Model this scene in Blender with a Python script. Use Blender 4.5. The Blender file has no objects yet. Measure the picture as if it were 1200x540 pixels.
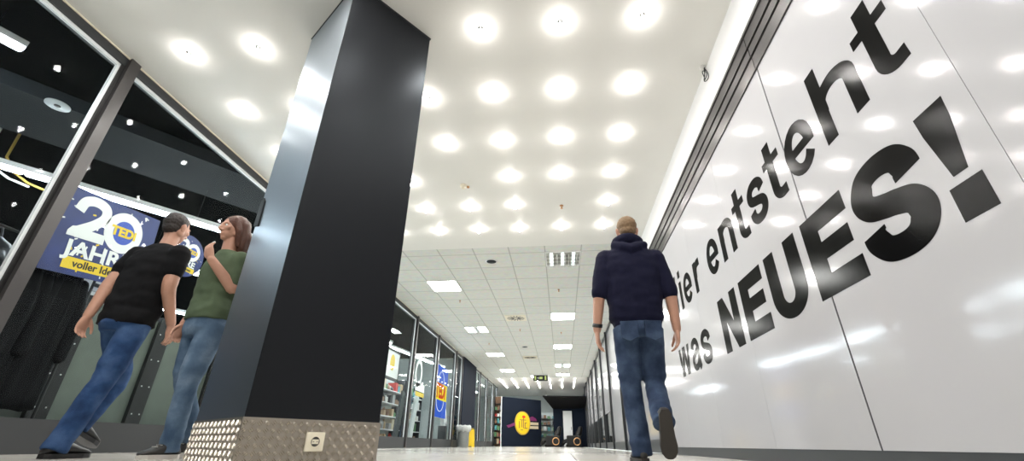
import bpy, math, random
from mathutils import Vector, Matrix, noise
random.seed(7)
sc = bpy.context.scene
COL = sc.collection
PI = math.pi
V = Vector

# ------------------------------------------------------------------ view
sc.view_settings.view_transform = 'Standard'
sc.view_settings.look = 'None'
sc.view_settings.gamma = 1
sc.view_settings.use_curve_mapping = False
sc.view_settings.exposure = 0.3
sc.cycles.use_denoising = True
sc.cycles.max_bounces = 10
sc.cycles.transparent_max_bounces = 16
sc.cycles.sample_clamp_indirect = 6.0
sc.cycles.caustics_reflective = False
sc.cycles.caustics_refractive = False

HC = 3.5            # ceiling height
XR = 1.567          # right wall plane
XL = -4.13          # left shop-front plane
YT = 7.56           # smooth ceiling ends, tiled ceiling starts
YE = 25.6           # tiled ceiling ends

# ------------------------------------------------------------------ camera
def make_camera():
    f, pit, yaw, roll = 508.55, math.radians(26.25), math.radians(6.217), math.radians(0.589)
    F = V((-math.sin(yaw)*math.cos(pit), math.cos(yaw)*math.cos(pit), math.sin(pit)))
    R0 = V((math.cos(yaw), math.sin(yaw), 0)); U0 = R0.cross(F)
    R = R0*math.cos(roll)+U0*math.sin(roll); U = -R0*math.sin(roll)+U0*math.cos(roll)
    cam = bpy.data.cameras.new('camera'); o = bpy.data.objects.new('camera', cam); COL.objects.link(o)
    m = Matrix((R, U, -F)).transposed().to_4x4(); m.translation = V((0, 0, .102))
    o.matrix_world = m
    cam.sensor_fit = 'HORIZONTAL'; cam.sensor_width = 36; cam.lens = f/1200*36
    cam.clip_start = .02; cam.clip_end = 200
    sc.camera = o
make_camera()

# ------------------------------------------------------------------ materials
def mat(name, col, rough=.5, metal=0, spec=.5, emit=None, estr=0, coat=0, var=0, vscale=8, bump=0, bscale=60):
    m = bpy.data.materials.new(name); m.use_nodes = True
    n, l = m.node_tree.nodes, m.node_tree.links
    b = n['Principled BSDF']
    b.inputs['Base Color'].default_value = (*col, 1); b.inputs['Roughness'].default_value = rough
    b.inputs['Metallic'].default_value = metal; b.inputs['Specular IOR Level'].default_value = spec
    b.inputs['Coat Weight'].default_value = coat
    if emit:
        b.inputs['Emission Color'].default_value = (*emit, 1); b.inputs['Emission Strength'].default_value = estr
    if var or bump:
        tc = n.new('ShaderNodeTexCoord')
        nz = n.new('ShaderNodeTexNoise'); nz.inputs['Scale'].default_value = vscale; nz.inputs['Detail'].default_value = 5
        l.new(tc.outputs['Object'], nz.inputs['Vector'])
        if var:
            mx = n.new('ShaderNodeMix'); mx.data_type = 'RGBA'
            mx.inputs['A'].default_value = (*[c*(1-var) for c in col], 1)
            mx.inputs['B'].default_value = (*[min(1, c*(1+var)) for c in col], 1)
            l.new(nz.outputs['Fac'], mx.inputs['Factor']); l.new(mx.outputs['Result'], b.inputs['Base Color'])
        if bump:
            nb = n.new('ShaderNodeTexNoise'); nb.inputs['Scale'].default_value = bscale; nb.inputs['Detail'].default_value = 4
            l.new(tc.outputs['Object'], nb.inputs['Vector'])
            bp = n.new('ShaderNodeBump'); bp.inputs['Strength'].default_value = bump; bp.inputs['Distance'].default_value = .01
            l.new(nb.outputs['Fac'], bp.inputs['Height']); l.new(bp.outputs['Normal'], b.inputs['Normal'])
    return m

def emis(name, col, strength):
    m = bpy.data.materials.new(name); m.use_nodes = True
    n, l = m.node_tree.nodes, m.node_tree.links; n.clear()
    e = n.new('ShaderNodeEmission'); e.inputs[0].default_value = (*col, 1); e.inputs[1].default_value = strength
    o = n.new('ShaderNodeOutputMaterial'); l.new(e.outputs[0], o.inputs[0])
    return m

def glass_mat(name, tint=(.93, .96, .96), base=.006, grazing=.3):
    m = bpy.data.materials.new(name); m.use_nodes = True
    n, l = m.node_tree.nodes, m.node_tree.links; n.clear()
    tr = n.new('ShaderNodeBsdfTransparent'); tr.inputs[0].default_value = (*tint, 1)
    gl = n.new('ShaderNodeBsdfGlossy'); gl.inputs['Roughness'].default_value = .015
    lw = n.new('ShaderNodeLayerWeight'); lw.inputs[0].default_value = .5
    p = n.new('ShaderNodeMath'); p.operation = 'POWER'; p.inputs[1].default_value = 5
    a = n.new('ShaderNodeMath'); a.operation = 'MULTIPLY_ADD'; a.inputs[1].default_value = grazing; a.inputs[2].default_value = base
    l.new(lw.outputs['Facing'], p.inputs[0]); l.new(p.outputs[0], a.inputs[0])
    mx = n.new('ShaderNodeMixShader'); l.new(a.outputs[0], mx.inputs[0]); l.new(tr.outputs[0], mx.inputs[1]); l.new(gl.outputs[0], mx.inputs[2])
    o = n.new('ShaderNodeOutputMaterial'); l.new(mx.outputs[0], o.inputs[0])
    return m

def vinyl_mat(name, base=.012, grazing=.22, diff=(.004, .004, .004), rough=.11, tint=(1, 1, 1), bump=.12):
    m = bpy.data.materials.new(name); m.use_nodes = True
    n, l = m.node_tree.nodes, m.node_tree.links; n.clear()
    df = n.new('ShaderNodeBsdfDiffuse'); df.inputs[0].default_value = (*diff, 1); gl_tint = (*tint, 1)
    gl = n.new('ShaderNodeBsdfGlossy'); gl.inputs['Roughness'].default_value = rough; gl.inputs[0].default_value = gl_tint
    tc = n.new('ShaderNodeTexCoord'); nz = n.new('ShaderNodeTexNoise'); nz.inputs['Scale'].default_value = 160; nz.inputs['Detail'].default_value = 4
    l.new(tc.outputs['Object'], nz.inputs['Vector'])
    bp = n.new('ShaderNodeBump'); bp.inputs['Strength'].default_value = bump; bp.inputs['Distance'].default_value = .002
    l.new(nz.outputs['Fac'], bp.inputs['Height']); l.new(bp.outputs['Normal'], gl.inputs['Normal'])
    lw = n.new('ShaderNodeLayerWeight'); lw.inputs[0].default_value = .5
    p = n.new('ShaderNodeMath'); p.operation = 'POWER'; p.inputs[1].default_value = 5
    a = n.new('ShaderNodeMath'); a.operation = 'MULTIPLY_ADD'; a.inputs[1].default_value = grazing; a.inputs[2].default_value = base
    l.new(lw.outputs['Facing'], p.inputs[0]); l.new(p.outputs[0], a.inputs[0])
    mx = n.new('ShaderNodeMixShader'); l.new(a.outputs[0], mx.inputs[0]); l.new(df.outputs[0], mx.inputs[1]); l.new(gl.outputs[0], mx.inputs[2])
    o = n.new('ShaderNodeOutputMaterial'); l.new(mx.outputs[0], o.inputs[0])
    return m

def tile_mat(name, c1, c2, joint, size, rough, jw=.006, off=(0, 0), bump=0, spec=.5):
    m = bpy.data.materials.new(name); m.use_nodes = True
    n, l = m.node_tree.nodes, m.node_tree.links
    b = n['Principled BSDF']; b.inputs['Roughness'].default_value = rough; b.inputs['Specular IOR Level'].default_value = spec
    tc = n.new('ShaderNodeTexCoord'); mp = n.new('ShaderNodeMapping'); mp.inputs['Location'].default_value = (-off[0], -off[1], 0)
    l.new(tc.outputs['Object'], mp.inputs[0])
    br = n.new('ShaderNodeTexBrick'); br.offset = 0; br.squash = 1
    br.inputs['Scale'].default_value = 1; br.inputs['Mortar Size'].default_value = jw; br.inputs['Mortar Smooth'].default_value = .1
    br.inputs['Brick Width'].default_value = size[0]; br.inputs['Row Height'].default_value = size[1]
    br.inputs['Color1'].default_value = (*c1, 1); br.inputs['Color2'].default_value = (*c2, 1); br.inputs['Mortar'].default_value = (*joint, 1)
    l.new(mp.outputs[0], br.inputs['Vector'])
    nz = n.new('ShaderNodeTexNoise'); nz.inputs['Scale'].default_value = 9; nz.inputs['Detail'].default_value = 6; l.new(tc.outputs['Object'], nz.inputs['Vector'])
    mx = n.new('ShaderNodeMix'); mx.data_type = 'RGBA'; mx.blend_type = 'MULTIPLY'; mx.inputs['Factor'].default_value = .25
    l.new(br.outputs['Color'], mx.inputs['A']); l.new(nz.outputs['Color'], mx.inputs['B']); l.new(mx.outputs['Result'], b.inputs['Base Color'])
    if bump:
        bp = n.new('ShaderNodeBump'); bp.inputs['Strength'].default_value = bump; bp.inputs['Distance'].default_value = .004; bp.invert = True
        l.new(br.outputs['Fac'], bp.inputs['Height']); l.new(bp.outputs['Normal'], b.inputs['Normal'])
    return m

M = dict(
    ceil=mat('ceiling_paint', (.80, .79, .755), .45, spec=.3, var=.03, vscale=2),
    ceiltile=tile_mat('mineral_tile', (.80, .81, .77), (.77, .78, .745), (.52, .53, .49), (.70, .737), .8, .012, (-.2, 7.88), .2, .2),
    floor=tile_mat('floor_tile', (.74, .72, .66), (.68, .66, .60), (.3, .29, .26), (.6, .6), .16, .006, (.1, .2), .3),
    white=mat('white_paint', (.80, .79, .79), .4, spec=.3),
    hoard=mat('white_gloss_panel', (.44, .435, .45), .105, spec=.25, var=.02, vscale=3),
    dark=mat('anthracite_metal', (.022, .024, .027), .32, spec=.5),
    darkmatte=mat('dark_plinth', (.03, .033, .036), .45),
    mull=mat('bronze_dark_mullion', (.045, .042, .042), .3, spec=.5),
    rail=mat('grey_rail', (.075, .072, .072), .35, metal=.5),
    railblk=mat('rail_groove', (.008, .008, .008), .5),
    strip=mat('pale_gasket', (.72, .76, .77), .35),
    steelbar=mat('polished_tread', (.60, .555, .49), .27, metal=1),
    steel=mat('tread_plate_steel', (.36, .325, .28), .42, metal=1, var=.12, vscale=20),
    cream=mat('cream_plastic', (.78, .72, .58), .3),
    blkmatte=mat('black_matte', (.005, .005, .006), .8, spec=.1),
    blk=mat('black_plastic', (.01, .01, .011), .4),
    glass=glass_mat('shop_glass'),
    glassR=glass_mat('storefront_glass', (.9, .95, .95), .08, .8),
    bulb=emis('bulb_glow', (1, .95, .90), 80),
    panel=emis('panel_glow', (1, 1, .96), 60.0),
    tube=emis('tube_glow', (.86, .94, 1), 90),
    chrome=mat('chrome', (.7, .7, .7), .15, metal=1),
    shopdark=mat('shop_dark_ceiling', (.004, .0045, .005), .7, spec=0),
    shopgrey=mat('shop_grey_beam', (.035, .04, .045), .6, spec=.05),
    shopwall=mat('shop_back_wall', (.07, .08, .085), .7),
    shoplight=mat('shop_pale_wall', (.55, .60, .58), .7),
    gond=mat('gondola_back', (.11, .13, .11), .5, var=.25, vscale=5),
    posterblue=mat('poster_blue', (.016, .03, .15), .4, var=.5, vscale=6),
    blue=mat('sign_blue', (.03, .08, .45), .4),
    yellow=mat('sign_yellow', (.80, .55, .02), .4),
    red=mat('sign_red', (.6, .03, .02), .4),
    purple=mat('ribbon_purple', (.16, .02, .10), .5),
    wht=mat('plain_white', (.82, .82, .82), .4),
    navy=mat('navy_wall', (.010, .014, .024), .8, spec=.05),
    chairblk=mat('chair_leather', (.006, .006, .006), .45, spec=.25),
    copper=mat('copper_ring', (.55, .30, .14), .3, metal=.7),
    skin=mat('skin', (.50, .27, .19), .5, var=.08, vscale=30),
    hairl=mat('short_blond_hair', (.20, .125, .065), .7, var=.35, vscale=60, bump=.4, bscale=150),
    hairb=mat('black_hair', (.018, .012, .010), .6, var=.3, vscale=60, bump=.4, bscale=150),
    hairr=mat('auburn_hair', (.085, .028, .014), .5, var=.4, vscale=50, bump=.5, bscale=120),
    hoodie=mat('navy_cotton', (.0055, .006, .022), .9, spec=.2, var=.2, vscale=40, bump=.2, bscale=300),
    tee=mat('black_cotton', (.006, .006, .007), .9, spec=.15, var=.2, vscale=40, bump=.15, bscale=250),
    green=mat('green_jersey', (.08, .112, .066), .85, spec=.2, var=.25, vscale=14, bump=.15, bscale=200),
    shoe=mat('dark_shoe', (.018, .016, .015), .5),
    sole=mat('shoe_sole', (.030, .025, .021), .7),
    solew=mat('pale_sole', (.55, .53, .50), .6),
    eye=mat('eye_white', (.75, .75, .72), .2), iris=mat('iris', (.03, .02, .015), .2),
    bin=mat('bin_grey', (.22, .23, .23), .4, metal=.3),
    bag=mat('bin_bag', (.42, .43, .42), .4, bump=.5, bscale=20),
    orange=mat('cable_yellow', (.5, .33, .06), .5),
)
def jeans_mat(name, base, worn, dark):
    m = bpy.data.materials.new(name); m.use_nodes = True
    n, l = m.node_tree.nodes, m.node_tree.links; b = n['Principled BSDF']; b.inputs['Roughness'].default_value = .9; b.inputs['Specular IOR Level'].default_value = .2
    tc = n.new('ShaderNodeTexCoord')
    a = n.new('ShaderNodeTexNoise'); a.inputs['Scale'].default_value = 7; a.inputs['Detail'].default_value = 3
    w = n.new('ShaderNodeTexNoise'); w.inputs['Scale'].default_value = 260
    l.new(tc.outputs['Object'], a.inputs['Vector']); l.new(tc.outputs['Object'], w.inputs['Vector'])
    r = n.new('ShaderNodeValToRGB'); r.color_ramp.elements[0].position = .3; r.color_ramp.elements[1].position = .72
    r.color_ramp.elements[0].color = (*dark, 1); r.color_ramp.elements[1].color = (*worn, 1)
    e = r.color_ramp.elements.new(.5); e.color = (*base, 1)
    l.new(a.outputs['Fac'], r.inputs[0])
    mx = n.new('ShaderNodeMix'); mx.data_type = 'RGBA'; mx.blend_type = 'MULTIPLY'; mx.inputs['Factor'].default_value = .5
    l.new(r.outputs[0], mx.inputs['A']); l.new(w.outputs['Fac'], mx.inputs['B']); l.new(mx.outputs['Result'], b.inputs['Base Color'])
    bp = n.new('ShaderNodeBump'); bp.inputs['Strength'].default_value = .25; bp.inputs['Distance'].default_value = .003
    l.new(w.outputs['Fac'], bp.inputs['Height']); l.new(bp.outputs['Normal'], b.inputs['Normal'])
    return m
M['vinyl'] = vinyl_mat('black_vinyl')
M['pillar'] = vinyl_mat('charcoal_laminate', .016, 1.35, (.0085, .009, .0105), .38, (.84, .92, 1), .03)
M['jeans'] = jeans_mat('dark_denim', (.040, .065, .125), (.09, .135, .22), (.019, .032, .068))
M['jeansb'] = jeans_mat('blue_denim', (.03, .075, .19), (.08, .15, .30), (.014, .035, .10))
M['jeansl'] = jeans_mat('washed_denim', (.12, .19, .29), (.24, .33, .45), (.06, .11, .19))
GOODS = [mat('goods_'+n, c, .45) for n, c in dict(white=(.75, .75, .72), cream=(.6, .52, .36), brown=(.2, .11, .06), green=(.10, .22, .10), grey=(.3, .3, .3), black=(.02, .02, .02), teal=(.08, .28, .3), red=(.45, .05, .04), tan=(.42, .3, .18)).items()]

# ------------------------------------------------------------------ mesh builder
class MB:
    def __init__(s): s.v = []; s.f = []; s.smooth = []
    def add(s, vs, fs, smooth=False, T=None):
        k = len(s.v)
        s.v += [(T @ V(p)) if T else V(p) for p in vs]
        s.f += [[k+i for i in q] for q in fs]; s.smooth += [smooth]*len(fs)
        return s
    def box(s, x0, x1, y0, y1, z0, z1, T=None):
        vs = [(x, y, z) for x in (x0, x1) for y in (y0, y1) for z in (z0, z1)]
        return s.add(vs, [(0, 1, 3, 2), (4, 6, 7, 5), (0, 4, 5, 1), (2, 3, 7, 6), (0, 2, 6, 4), (1, 5, 7, 3)], False, T)
    def prism(s, poly, z0, z1, T=None):
        n = len(poly)
        a = sum(poly[i][0]*poly[(i+1) % n][1]-poly[(i+1) % n][0]*poly[i][1] for i in range(n))
        if a < 0: poly = poly[::-1]
        vs = [(p[0], p[1], z0) for p in poly]+[(p[0], p[1], z1) for p in poly]
        fs = [list(range(n))[::-1], list(range(n, 2*n))]+[(i, (i+1) % n, n+(i+1) % n, n+i) for i in range(n)]
        return s.add(vs, fs, False, T)
    def loft(s, rings, cap=True, smooth=True, closed=False):
        n = len(rings[0]); vs = [p for r in rings for p in r]; fs = []
        for k in range(len(rings)-1+(1 if closed else 0)):
            a = k*n; b = ((k+1) % len(rings))*n
            fs += [(a+i, a+(i+1) % n, b+(i+1) % n, b+i) for i in range(n)]
        if cap and not closed: fs += [list(range(n))[::-1], [(len(rings)-1)*n+i for i in range(n)]]
        return s.add(vs, fs, smooth)
    def tube(s, pts, rad, n=14, ref=None, cap=True, ends=True):
        pts = [V(p) for p in pts]
        if not hasattr(rad, '__len__'): rad = [rad]*len(pts)
        rings = []; ref0 = V(ref) if ref else None; side = None
        for i, p in enumerate(pts):
            t = (pts[min(i+1, len(pts)-1)]-pts[max(i-1, 0)]).normalized()
            if ref0 is not None: a = ref0-t*ref0.dot(t)
            elif side is None: a = t.orthogonal()
            else: a = side-t*side.dot(t)
            a.normalize(); side = a; b = t.cross(a)
            r = rad[i]; ra, rb = r if hasattr(r, '__len__') else (r, r)
            ring = lambda c, k: [c+a*(ra*k*math.cos(2*PI*j/n))+b*(rb*k*math.sin(2*PI*j/n)) for j in range(n)]
            m = min(ra, rb)
            if ends and i == 0: rings += [ring(p-t*m*.85, .5), ring(p-t*m*.5, .85)]
            rings.append(ring(p, 1))
            if ends and i == len(pts)-1: rings += [ring(p+t*m*.5, .85), ring(p+t*m*.85, .5)]
        return s.loft(rings, cap)
    def cyl(s, c, r, h, n=24, r2=None, T=None, smooth=True):
        c = V(c); r2 = r if r2 is None else r2
        k = len(s.v)
        s.loft([[c+V((r*math.cos(2*PI*j/n), r*math.sin(2*PI*j/n), 0)) for j in range(n)], [c+V((r2*math.cos(2*PI*j/n), r2*math.sin(2*PI*j/n), h)) for j in range(n)]], True, smooth)
        if T:
            for i in range(k, len(s.v)): s.v[i] = T @ s.v[i]
        return s
    def ball(s, c, r, nu=20, nv=12, T=None):
        c = V(c); rx, ry, rz = r if hasattr(r, '__len__') else (r, r, r)
        vs = [(0, 0, -1)]+[(math.cos(-PI/2+PI*i/nv)*math.cos(2*PI*j/nu), math.cos(-PI/2+PI*i/nv)*math.sin(2*PI*j/nu), math.sin(-PI/2+PI*i/nv)) for i in range(1, nv) for j in range(nu)]+[(0, 0, 1)]
        vs = [V((p[0]*rx, p[1]*ry, p[2]*rz)) for p in vs]
        vs = [(T @ p if T else p)+c for p in vs]
        fs = [(0, 1+(j+1) % nu, 1+j) for j in range(nu)]
        for i in range(nv-2): fs += [(1+i*nu+j, 1+i*nu+(j+1) % nu, 1+(i+1)*nu+(j+1) % nu, 1+(i+1)*nu+j) for j in range(nu)]
        L = len(vs)-1; fs += [(L, 1+(nv-2)*nu+j, 1+(nv-2)*nu+(j+1) % nu) for j in range(nu)]
        return s.add(vs, fs, True)
    def mesh(s, name, inv=None):
        me = bpy.data.meshes.new(name)
        me.from_pydata([inv @ p for p in s.v] if inv else s.v, [], s.f); me.update()
        me.polygons.foreach_set('use_smooth', s.smooth)
        return me

INV = {}
def obj(name, mb, m, parent=None, bevel=0, label=None):
    inv = INV.get(parent.name) if parent else None
    me = mb.mesh(name, inv) if isinstance(mb, MB) else mb
    if inv and not isinstance(mb, MB): me.transform(inv)
    if m: me.materials.clear(); me.materials.append(m)
    o = bpy.data.objects.new(name, me); COL.objects.link(o)
    if parent:
        o.parent = parent
        if inv: INV[o.name] = inv
    if bevel:
        b = o.modifiers.new('bevel', 'BEVEL'); b.width = bevel; b.segments = 2; b.limit_method = 'ANGLE'
    if label: o['label'] = label
    return o
def tag(o, label, cat, group=None):
    o['label'] = label; o['category'] = cat; o['kind'] = 'thing'
    if group: o['group'] = group
    return o
def thing(name, label, cat, loc=(0, 0, 0), rotz=0, group=None, T=None):
    o = bpy.data.objects.new(name, None); COL.objects.link(o); o.empty_display_size = .1
    o.location = loc; o.rotation_euler = (0, 0, rotz)
    INV[o.name] = (Matrix.Translation(V(loc)) @ Matrix.Rotation(rotz, 4, 'Z')).inverted()
    return tag(o, label, cat, group)
def local(o):          # parts of this thing are given in its own coordinates
    INV.pop(o.name, None); return o
def struct(name, mb, m, bevel=0, parent=None):
    o = obj(name, mb, m, parent, bevel)
    if not parent: o['kind'] = 'structure'
    return o
def dup(root, loc, rotz=None, label=None, group=None):
    r = root.copy(); COL.objects.link(r); r.location = loc
    if rotz is not None: r.rotation_euler = (0, 0, rotz)
    if label: r['label'] = label
    if group: r['group'] = group
    def kids(a, b):
        for ch in list(a.children):
            c = ch.copy(); COL.objects.link(c); c.parent = b; kids(ch, c)
    kids(root, r)
    return r
def fused(mb, voxel, iters=2, factor=.5, wr=None):
    """join overlapping closed shapes into one continuous surface"""
    me = mb.mesh('tmp'); o = bpy.data.objects.new('tmp', me); COL.objects.link(o)
    r = o.modifiers.new('r', 'REMESH'); r.mode = 'VOXEL'; r.voxel_size = voxel
    s = o.modifiers.new('s', 'SMOOTH'); s.factor = factor; s.iterations = iters
    dg = bpy.context.evaluated_depsgraph_get()
    out = bpy.data.meshes.new_from_object(o.evaluated_get(dg))
    bpy.data.objects.remove(o); bpy.data.meshes.remove(me)
    if wr:
        out.update(); ns = [v.normal.copy() for v in out.vertices]
        for v, nn in zip(out.vertices, ns): v.co += nn*wr(v.co)
        out.update()
    out.polygons.foreach_set('use_smooth', [True]*len(out.polygons))
    return out

ORD = ['first', 'second', 'third', 'fourth', 'fifth', 'sixth', 'seventh', 'eighth', 'ninth', 'tenth', 'eleventh', 'twelfth']

# ------------------------------------------------------------------ wall lettering frames
RW = Matrix(((0, 0, -1, XR), (-1, 0, 0, 0), (0, 1, 0, 0), (0, 0, 0, 1)))       # s=-Y, t=Z, out=-X
def LW(x): return Matrix(((0, 0, 1, x), (1, 0, 0, 0), (0, 1, 0, 0), (0, 0, 0, 1)))  # s=Y, t=Z, out=+X
def text_mb(body, size, T, depth=.001, bold=0.0, sx=1, align='CENTER'):
    cu = bpy.data.curves.new('t', 'FONT'); cu.body = body; cu.size = size; cu.align_x = align; cu.align_y = 'CENTER'
    cu.extrude = depth; cu.offset = bold; cu.resolution_u = 3
    o = bpy.data.objects.new('t', cu); COL.objects.link(o)
    me = bpy.data.meshes.new_from_object(o.evaluated_get(bpy.context.evaluated_depsgraph_get()))
    mb = MB(); S = Matrix.Diagonal((sx, 1, 1, 1))
    mb.add([p.co.copy() for p in me.vertices], [list(q.vertices) for q in me.polygons], False, T @ S)
    bpy.data.objects.remove(o); bpy.data.curves.remove(cu); bpy.data.meshes.remove(me)
    return mb

# ================================================================== SETTING
struct('floor', MB().box(-13, 6, -6, 36, -.12, 0), M['floor'])
c = struct('ceiling', MB().box(XL-.02, XR+.02, -6, YT, HC, HC+.12), M['ceil'])
struct('ceiling', MB().box(XL-.02, XR+.02, YT, YE, HC+.006, HC+.12), M['ceiltile'])
struct('ceiling', MB().box(XL-.02, XR+.02, YE, 30.2, HC, HC+.12), M['ceil'])
struct('wall_back', MB().box(-13, 6, -6.1, -6, -.1, 4), M['shopgrey'])
struct('wall_right', MB().box(XR+.035, XR+.2, -6, 7.62, 0, HC+.1), M['white'])
struct('trim_1', MB().box(XR, XR+.035, -6, 7.62, 3.01, HC), M['white'])
# expansion strip across the floor
struct('trim_2', MB().box(XL, XR, 7.50, 7.58, 0, .003), M['darkmatte'])

# ------------------------------------------------------------------ hoarding on the right
hoard = thing('hoarding', 'long white glossy hoarding wall with huge black lettering and grey top rail', 'hoarding', (XR, 2.5, 0))
seams = [-3.3, -2.13, -.95, .22, 1.40, 2.574, 3.75, 4.93, 6.10, 7.28, 7.60]
for a, b in zip(seams[:-1], seams[1:]):
    g = .007 if abs(b-2.574) < .01 else .0012
    ga = .007 if abs(a-2.574) < .01 else .0012
    obj('panel', MB().box(XR, XR+.03, a+ga, b-g, .092, 2.66), M['hoard'], hoard)
obj('skirting', MB().box(XR+.004, XR+.03, -3.3, 7.6, 0, .092), M['darkmatte'], hoard)
obj('joint', MB().box(XR+.003, XR+.029, 2.5672, 2.5808, .092, 2.66), M['railblk'], hoard)
rt = MB()
prof = [(2.66, .012), (2.775, .012), (2.775, -.012), (2.79, -.012), (2.79, .020), (2.865, .020), (2.865, -.012), (2.88, -.012), (2.88, .028), (2.985, .028), (2.985, .04), (3.01, .04)]
prof2 = [(z, XR-d) for z, d in prof]+[(3.01, XR+.03), (2.66, XR+.03)]
TR = Matrix(((0, 1, 0, 0), (0, 0, 1, 0), (1, 0, 0, 0), (0, 0, 0, 1)))
for a, b in ((-3.3, 2.57), (2.578, 7.6)): rt.prism(prof2, a, b, TR)
obj('top_rail', rt, M['rail'], hoard)

def width_at(t, wv, wh): return math.sqrt((wv*t.y)**2+(wh*t.x)**2)
def catmull(pts, k=8):
    P = [V((p[0], p[1], 0)) for p in pts]; P = [P[0]*2-P[1]]+P+[P[-1]*2-P[-2]]; out = []
    for i in range(1, len(P)-2):
        for j in range(k):
            t = j/k; a, b, c_, d = P[i-1:i+3]
            out.append(.5*((2*b)+(c_-a)*t+(2*a-5*b+4*c_-d)*t*t+(3*b-a-3*c_+d)*t**3))
    out.append(P[-2]); return out
D = .0012
LAYER = [0]
def nextd():
    LAYER[0] = (LAYER[0]+1) % 5; return D+.00012*LAYER[0]      # overlapping strokes never share a plane
def ribbon(mb, pts, wv, wh):
    d = nextd()
    P = [V((p[0], p[1], 0)) if len(p) < 3 else p for p in pts]; L = []; R = []
    for i, p in enumerate(P):
        t = (P[min(i+1, len(P)-1)]-P[max(i-1, 0)]).normalized(); w = width_at(t, wv, wh)/2; n_ = V((-t.y, t.x, 0))
        for side, q in ((L, p+n_*w), (R, p-n_*w)): side.append(side[-1] if side and (q-side[-1]).dot(t) <= 0 else q)
    n = len(P); vs = []
    for z in (-.0005, d):
        vs += [(q.x, q.y, z) for q in L]+[(q.x, q.y, z) for q in R]
    fs = []
    for i in range(n-1):
        fs += [(2*n+i, 3*n+i, 3*n+i+1, 2*n+i+1), (i, i+1, 2*n+i+1, 2*n+i), (n+i+1, n+i, 3*n+i, 3*n+i+1)]
    fs += [(0, n, 3*n, 2*n), (n-1, 3*n-1, 4*n-1, 2*n-1)]
    mb.add(vs, fs, False, RW)
def rect(mb, a, b, c_, d): mb.prism([(a, c_), (b, c_), (b, d), (a, d)], -.0005, nextd(), RW)
def poly(mb, p): mb.prism(p, -.0005, nextd(), RW)
def arc(cx, cz, a, b, d0, d1, n=22): return [(cx+a*math.cos(math.radians(d0+(d1-d0)*i/n)), cz+b*math.sin(math.radians(d0+(d1-d0)*i/n))) for i in range(n+1)]
B1, X1, C1 = 1.638, 1.985, 2.13
def g_stem(mb, a, b, z0, z1): rect(mb, a, b, z0, z1)
def g_e(mb, L, R):
    wv, wh = .098, .072; cx, cz = (L+R)/2, (B1+X1)/2
    a, b = (R-L)/2-wv/2, (X1-B1)/2+.006-wh/2
    ribbon(mb, arc(cx, cz, a, b, -2, 326), wv, wh); rect(mb, L+wv*.7, R-.006, cz-.036, cz+.026)
def g_n(mb, L, R, top):
    w = .1; rect(mb, L, L+w, B1, top)
    x0, x1 = L+w*.55, R-w/2; rx = (x1-x0)/2
    ribbon(mb, [(x0, X1-.17)]+arc((x0+x1)/2, X1-.115, rx, .115-.038+.006, 172, 0, 16)+[(x1, B1)], w, .08)
def g_t(mb, L, R, sl, sr):
    w = sr-sl; cx = (sl+sr)/2
    ribbon(mb, [(cx, 2.10), (cx, B1+.10)]+arc(cx+.075, B1+.10, .075, .067, 180, 270, 8)[1:]+[(R, B1+.036)], w, .072)
    rect(mb, L, R, 1.93, 1.99)
def S_pts(L, R, b, t, wv, wh, N=None):
    N = N or [(1, .70), (.93, .87), (.72, .975), (.48, 1.0), (.22, .96), (.04, .84), (.02, .70), (.12, .60), (.34, .535), (.62, .475), (.87, .40), (.99, .28), (.95, .14), (.76, .03), (.50, 0), (.24, .03), (.05, .15), (0, .32)]
    return catmull([(L+wv/2+(R-L-wv)*x, b+wh/2+(t-b-wh)*z) for x, z in N])
def letter(fn, label):
    mb = MB(); fn(mb); return obj('letter', mb, M['vinyl'], hoard, label=label)
letter(lambda m: (g_stem(m, -6.05, -5.95, B1, C1), g_stem(m, -5.75, -5.65, B1, C1), g_stem(m, -5.96, -5.74, 1.86, 1.94)), 'black letter H')
letter(lambda m: (g_stem(m, -5.52, -5.42, B1, X1), g_stem(m, -5.52, -5.42, 2.04, C1)), 'black letter i')
letter(lambda m: g_e(m, -5.34, -4.99), 'black letter e of the first word')
letter(lambda m: (g_stem(m, -4.87, -4.77, B1, X1), ribbon(m, catmull([(-4.80, 1.80), (-4.78, 1.89), (-4.73, 1.935), (-4.63, 1.942)]), .09, .085)), 'black letter r')
letter(lambda m: g_e(m, -4.37, -4.03), 'black letter e starting the second word')
letter(lambda m: g_n(m, -3.94, -3.60, X1), 'black letter n')
letter(lambda m: g_t(m, -3.55, -3.30, -3.485, -3.385), 'first black letter t')
letter(lambda m: ribbon(m, S_pts(-3.24, -2.93, B1-.005, X1+.005, .098, .076), .098, .076), 'small black letter s of the upper line')
letter(lambda m: g_t(m, -2.89, -2.65, -2.835, -2.735), 'second black letter t')
letter(lambda m: g_e(m, -2.59, -2.25), 'black letter e crossing the dark panel joint')
letter(lambda m: g_n(m, -2.17, -1.80, C1), 'black letter h')
letter(lambda m: g_t(m, -1.77, -1.52, -1.70, -1.60), 'last black letter t')
b2, x2, c2 = .879, 1.235, 1.377
def sl(m, xb, xt, w=.088): poly(m, [(xb-w/2, b2+.01), (xb+w/2, b2+.01), (xt+w/2, x2-.005), (xt-w/2, x2-.005)])
letter(lambda m: [sl(m, *q) for q in ((-5.925, -5.985), (-5.90, -5.80), (-5.69, -5.77), (-5.665, -5.585))], 'black letter w')
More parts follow.
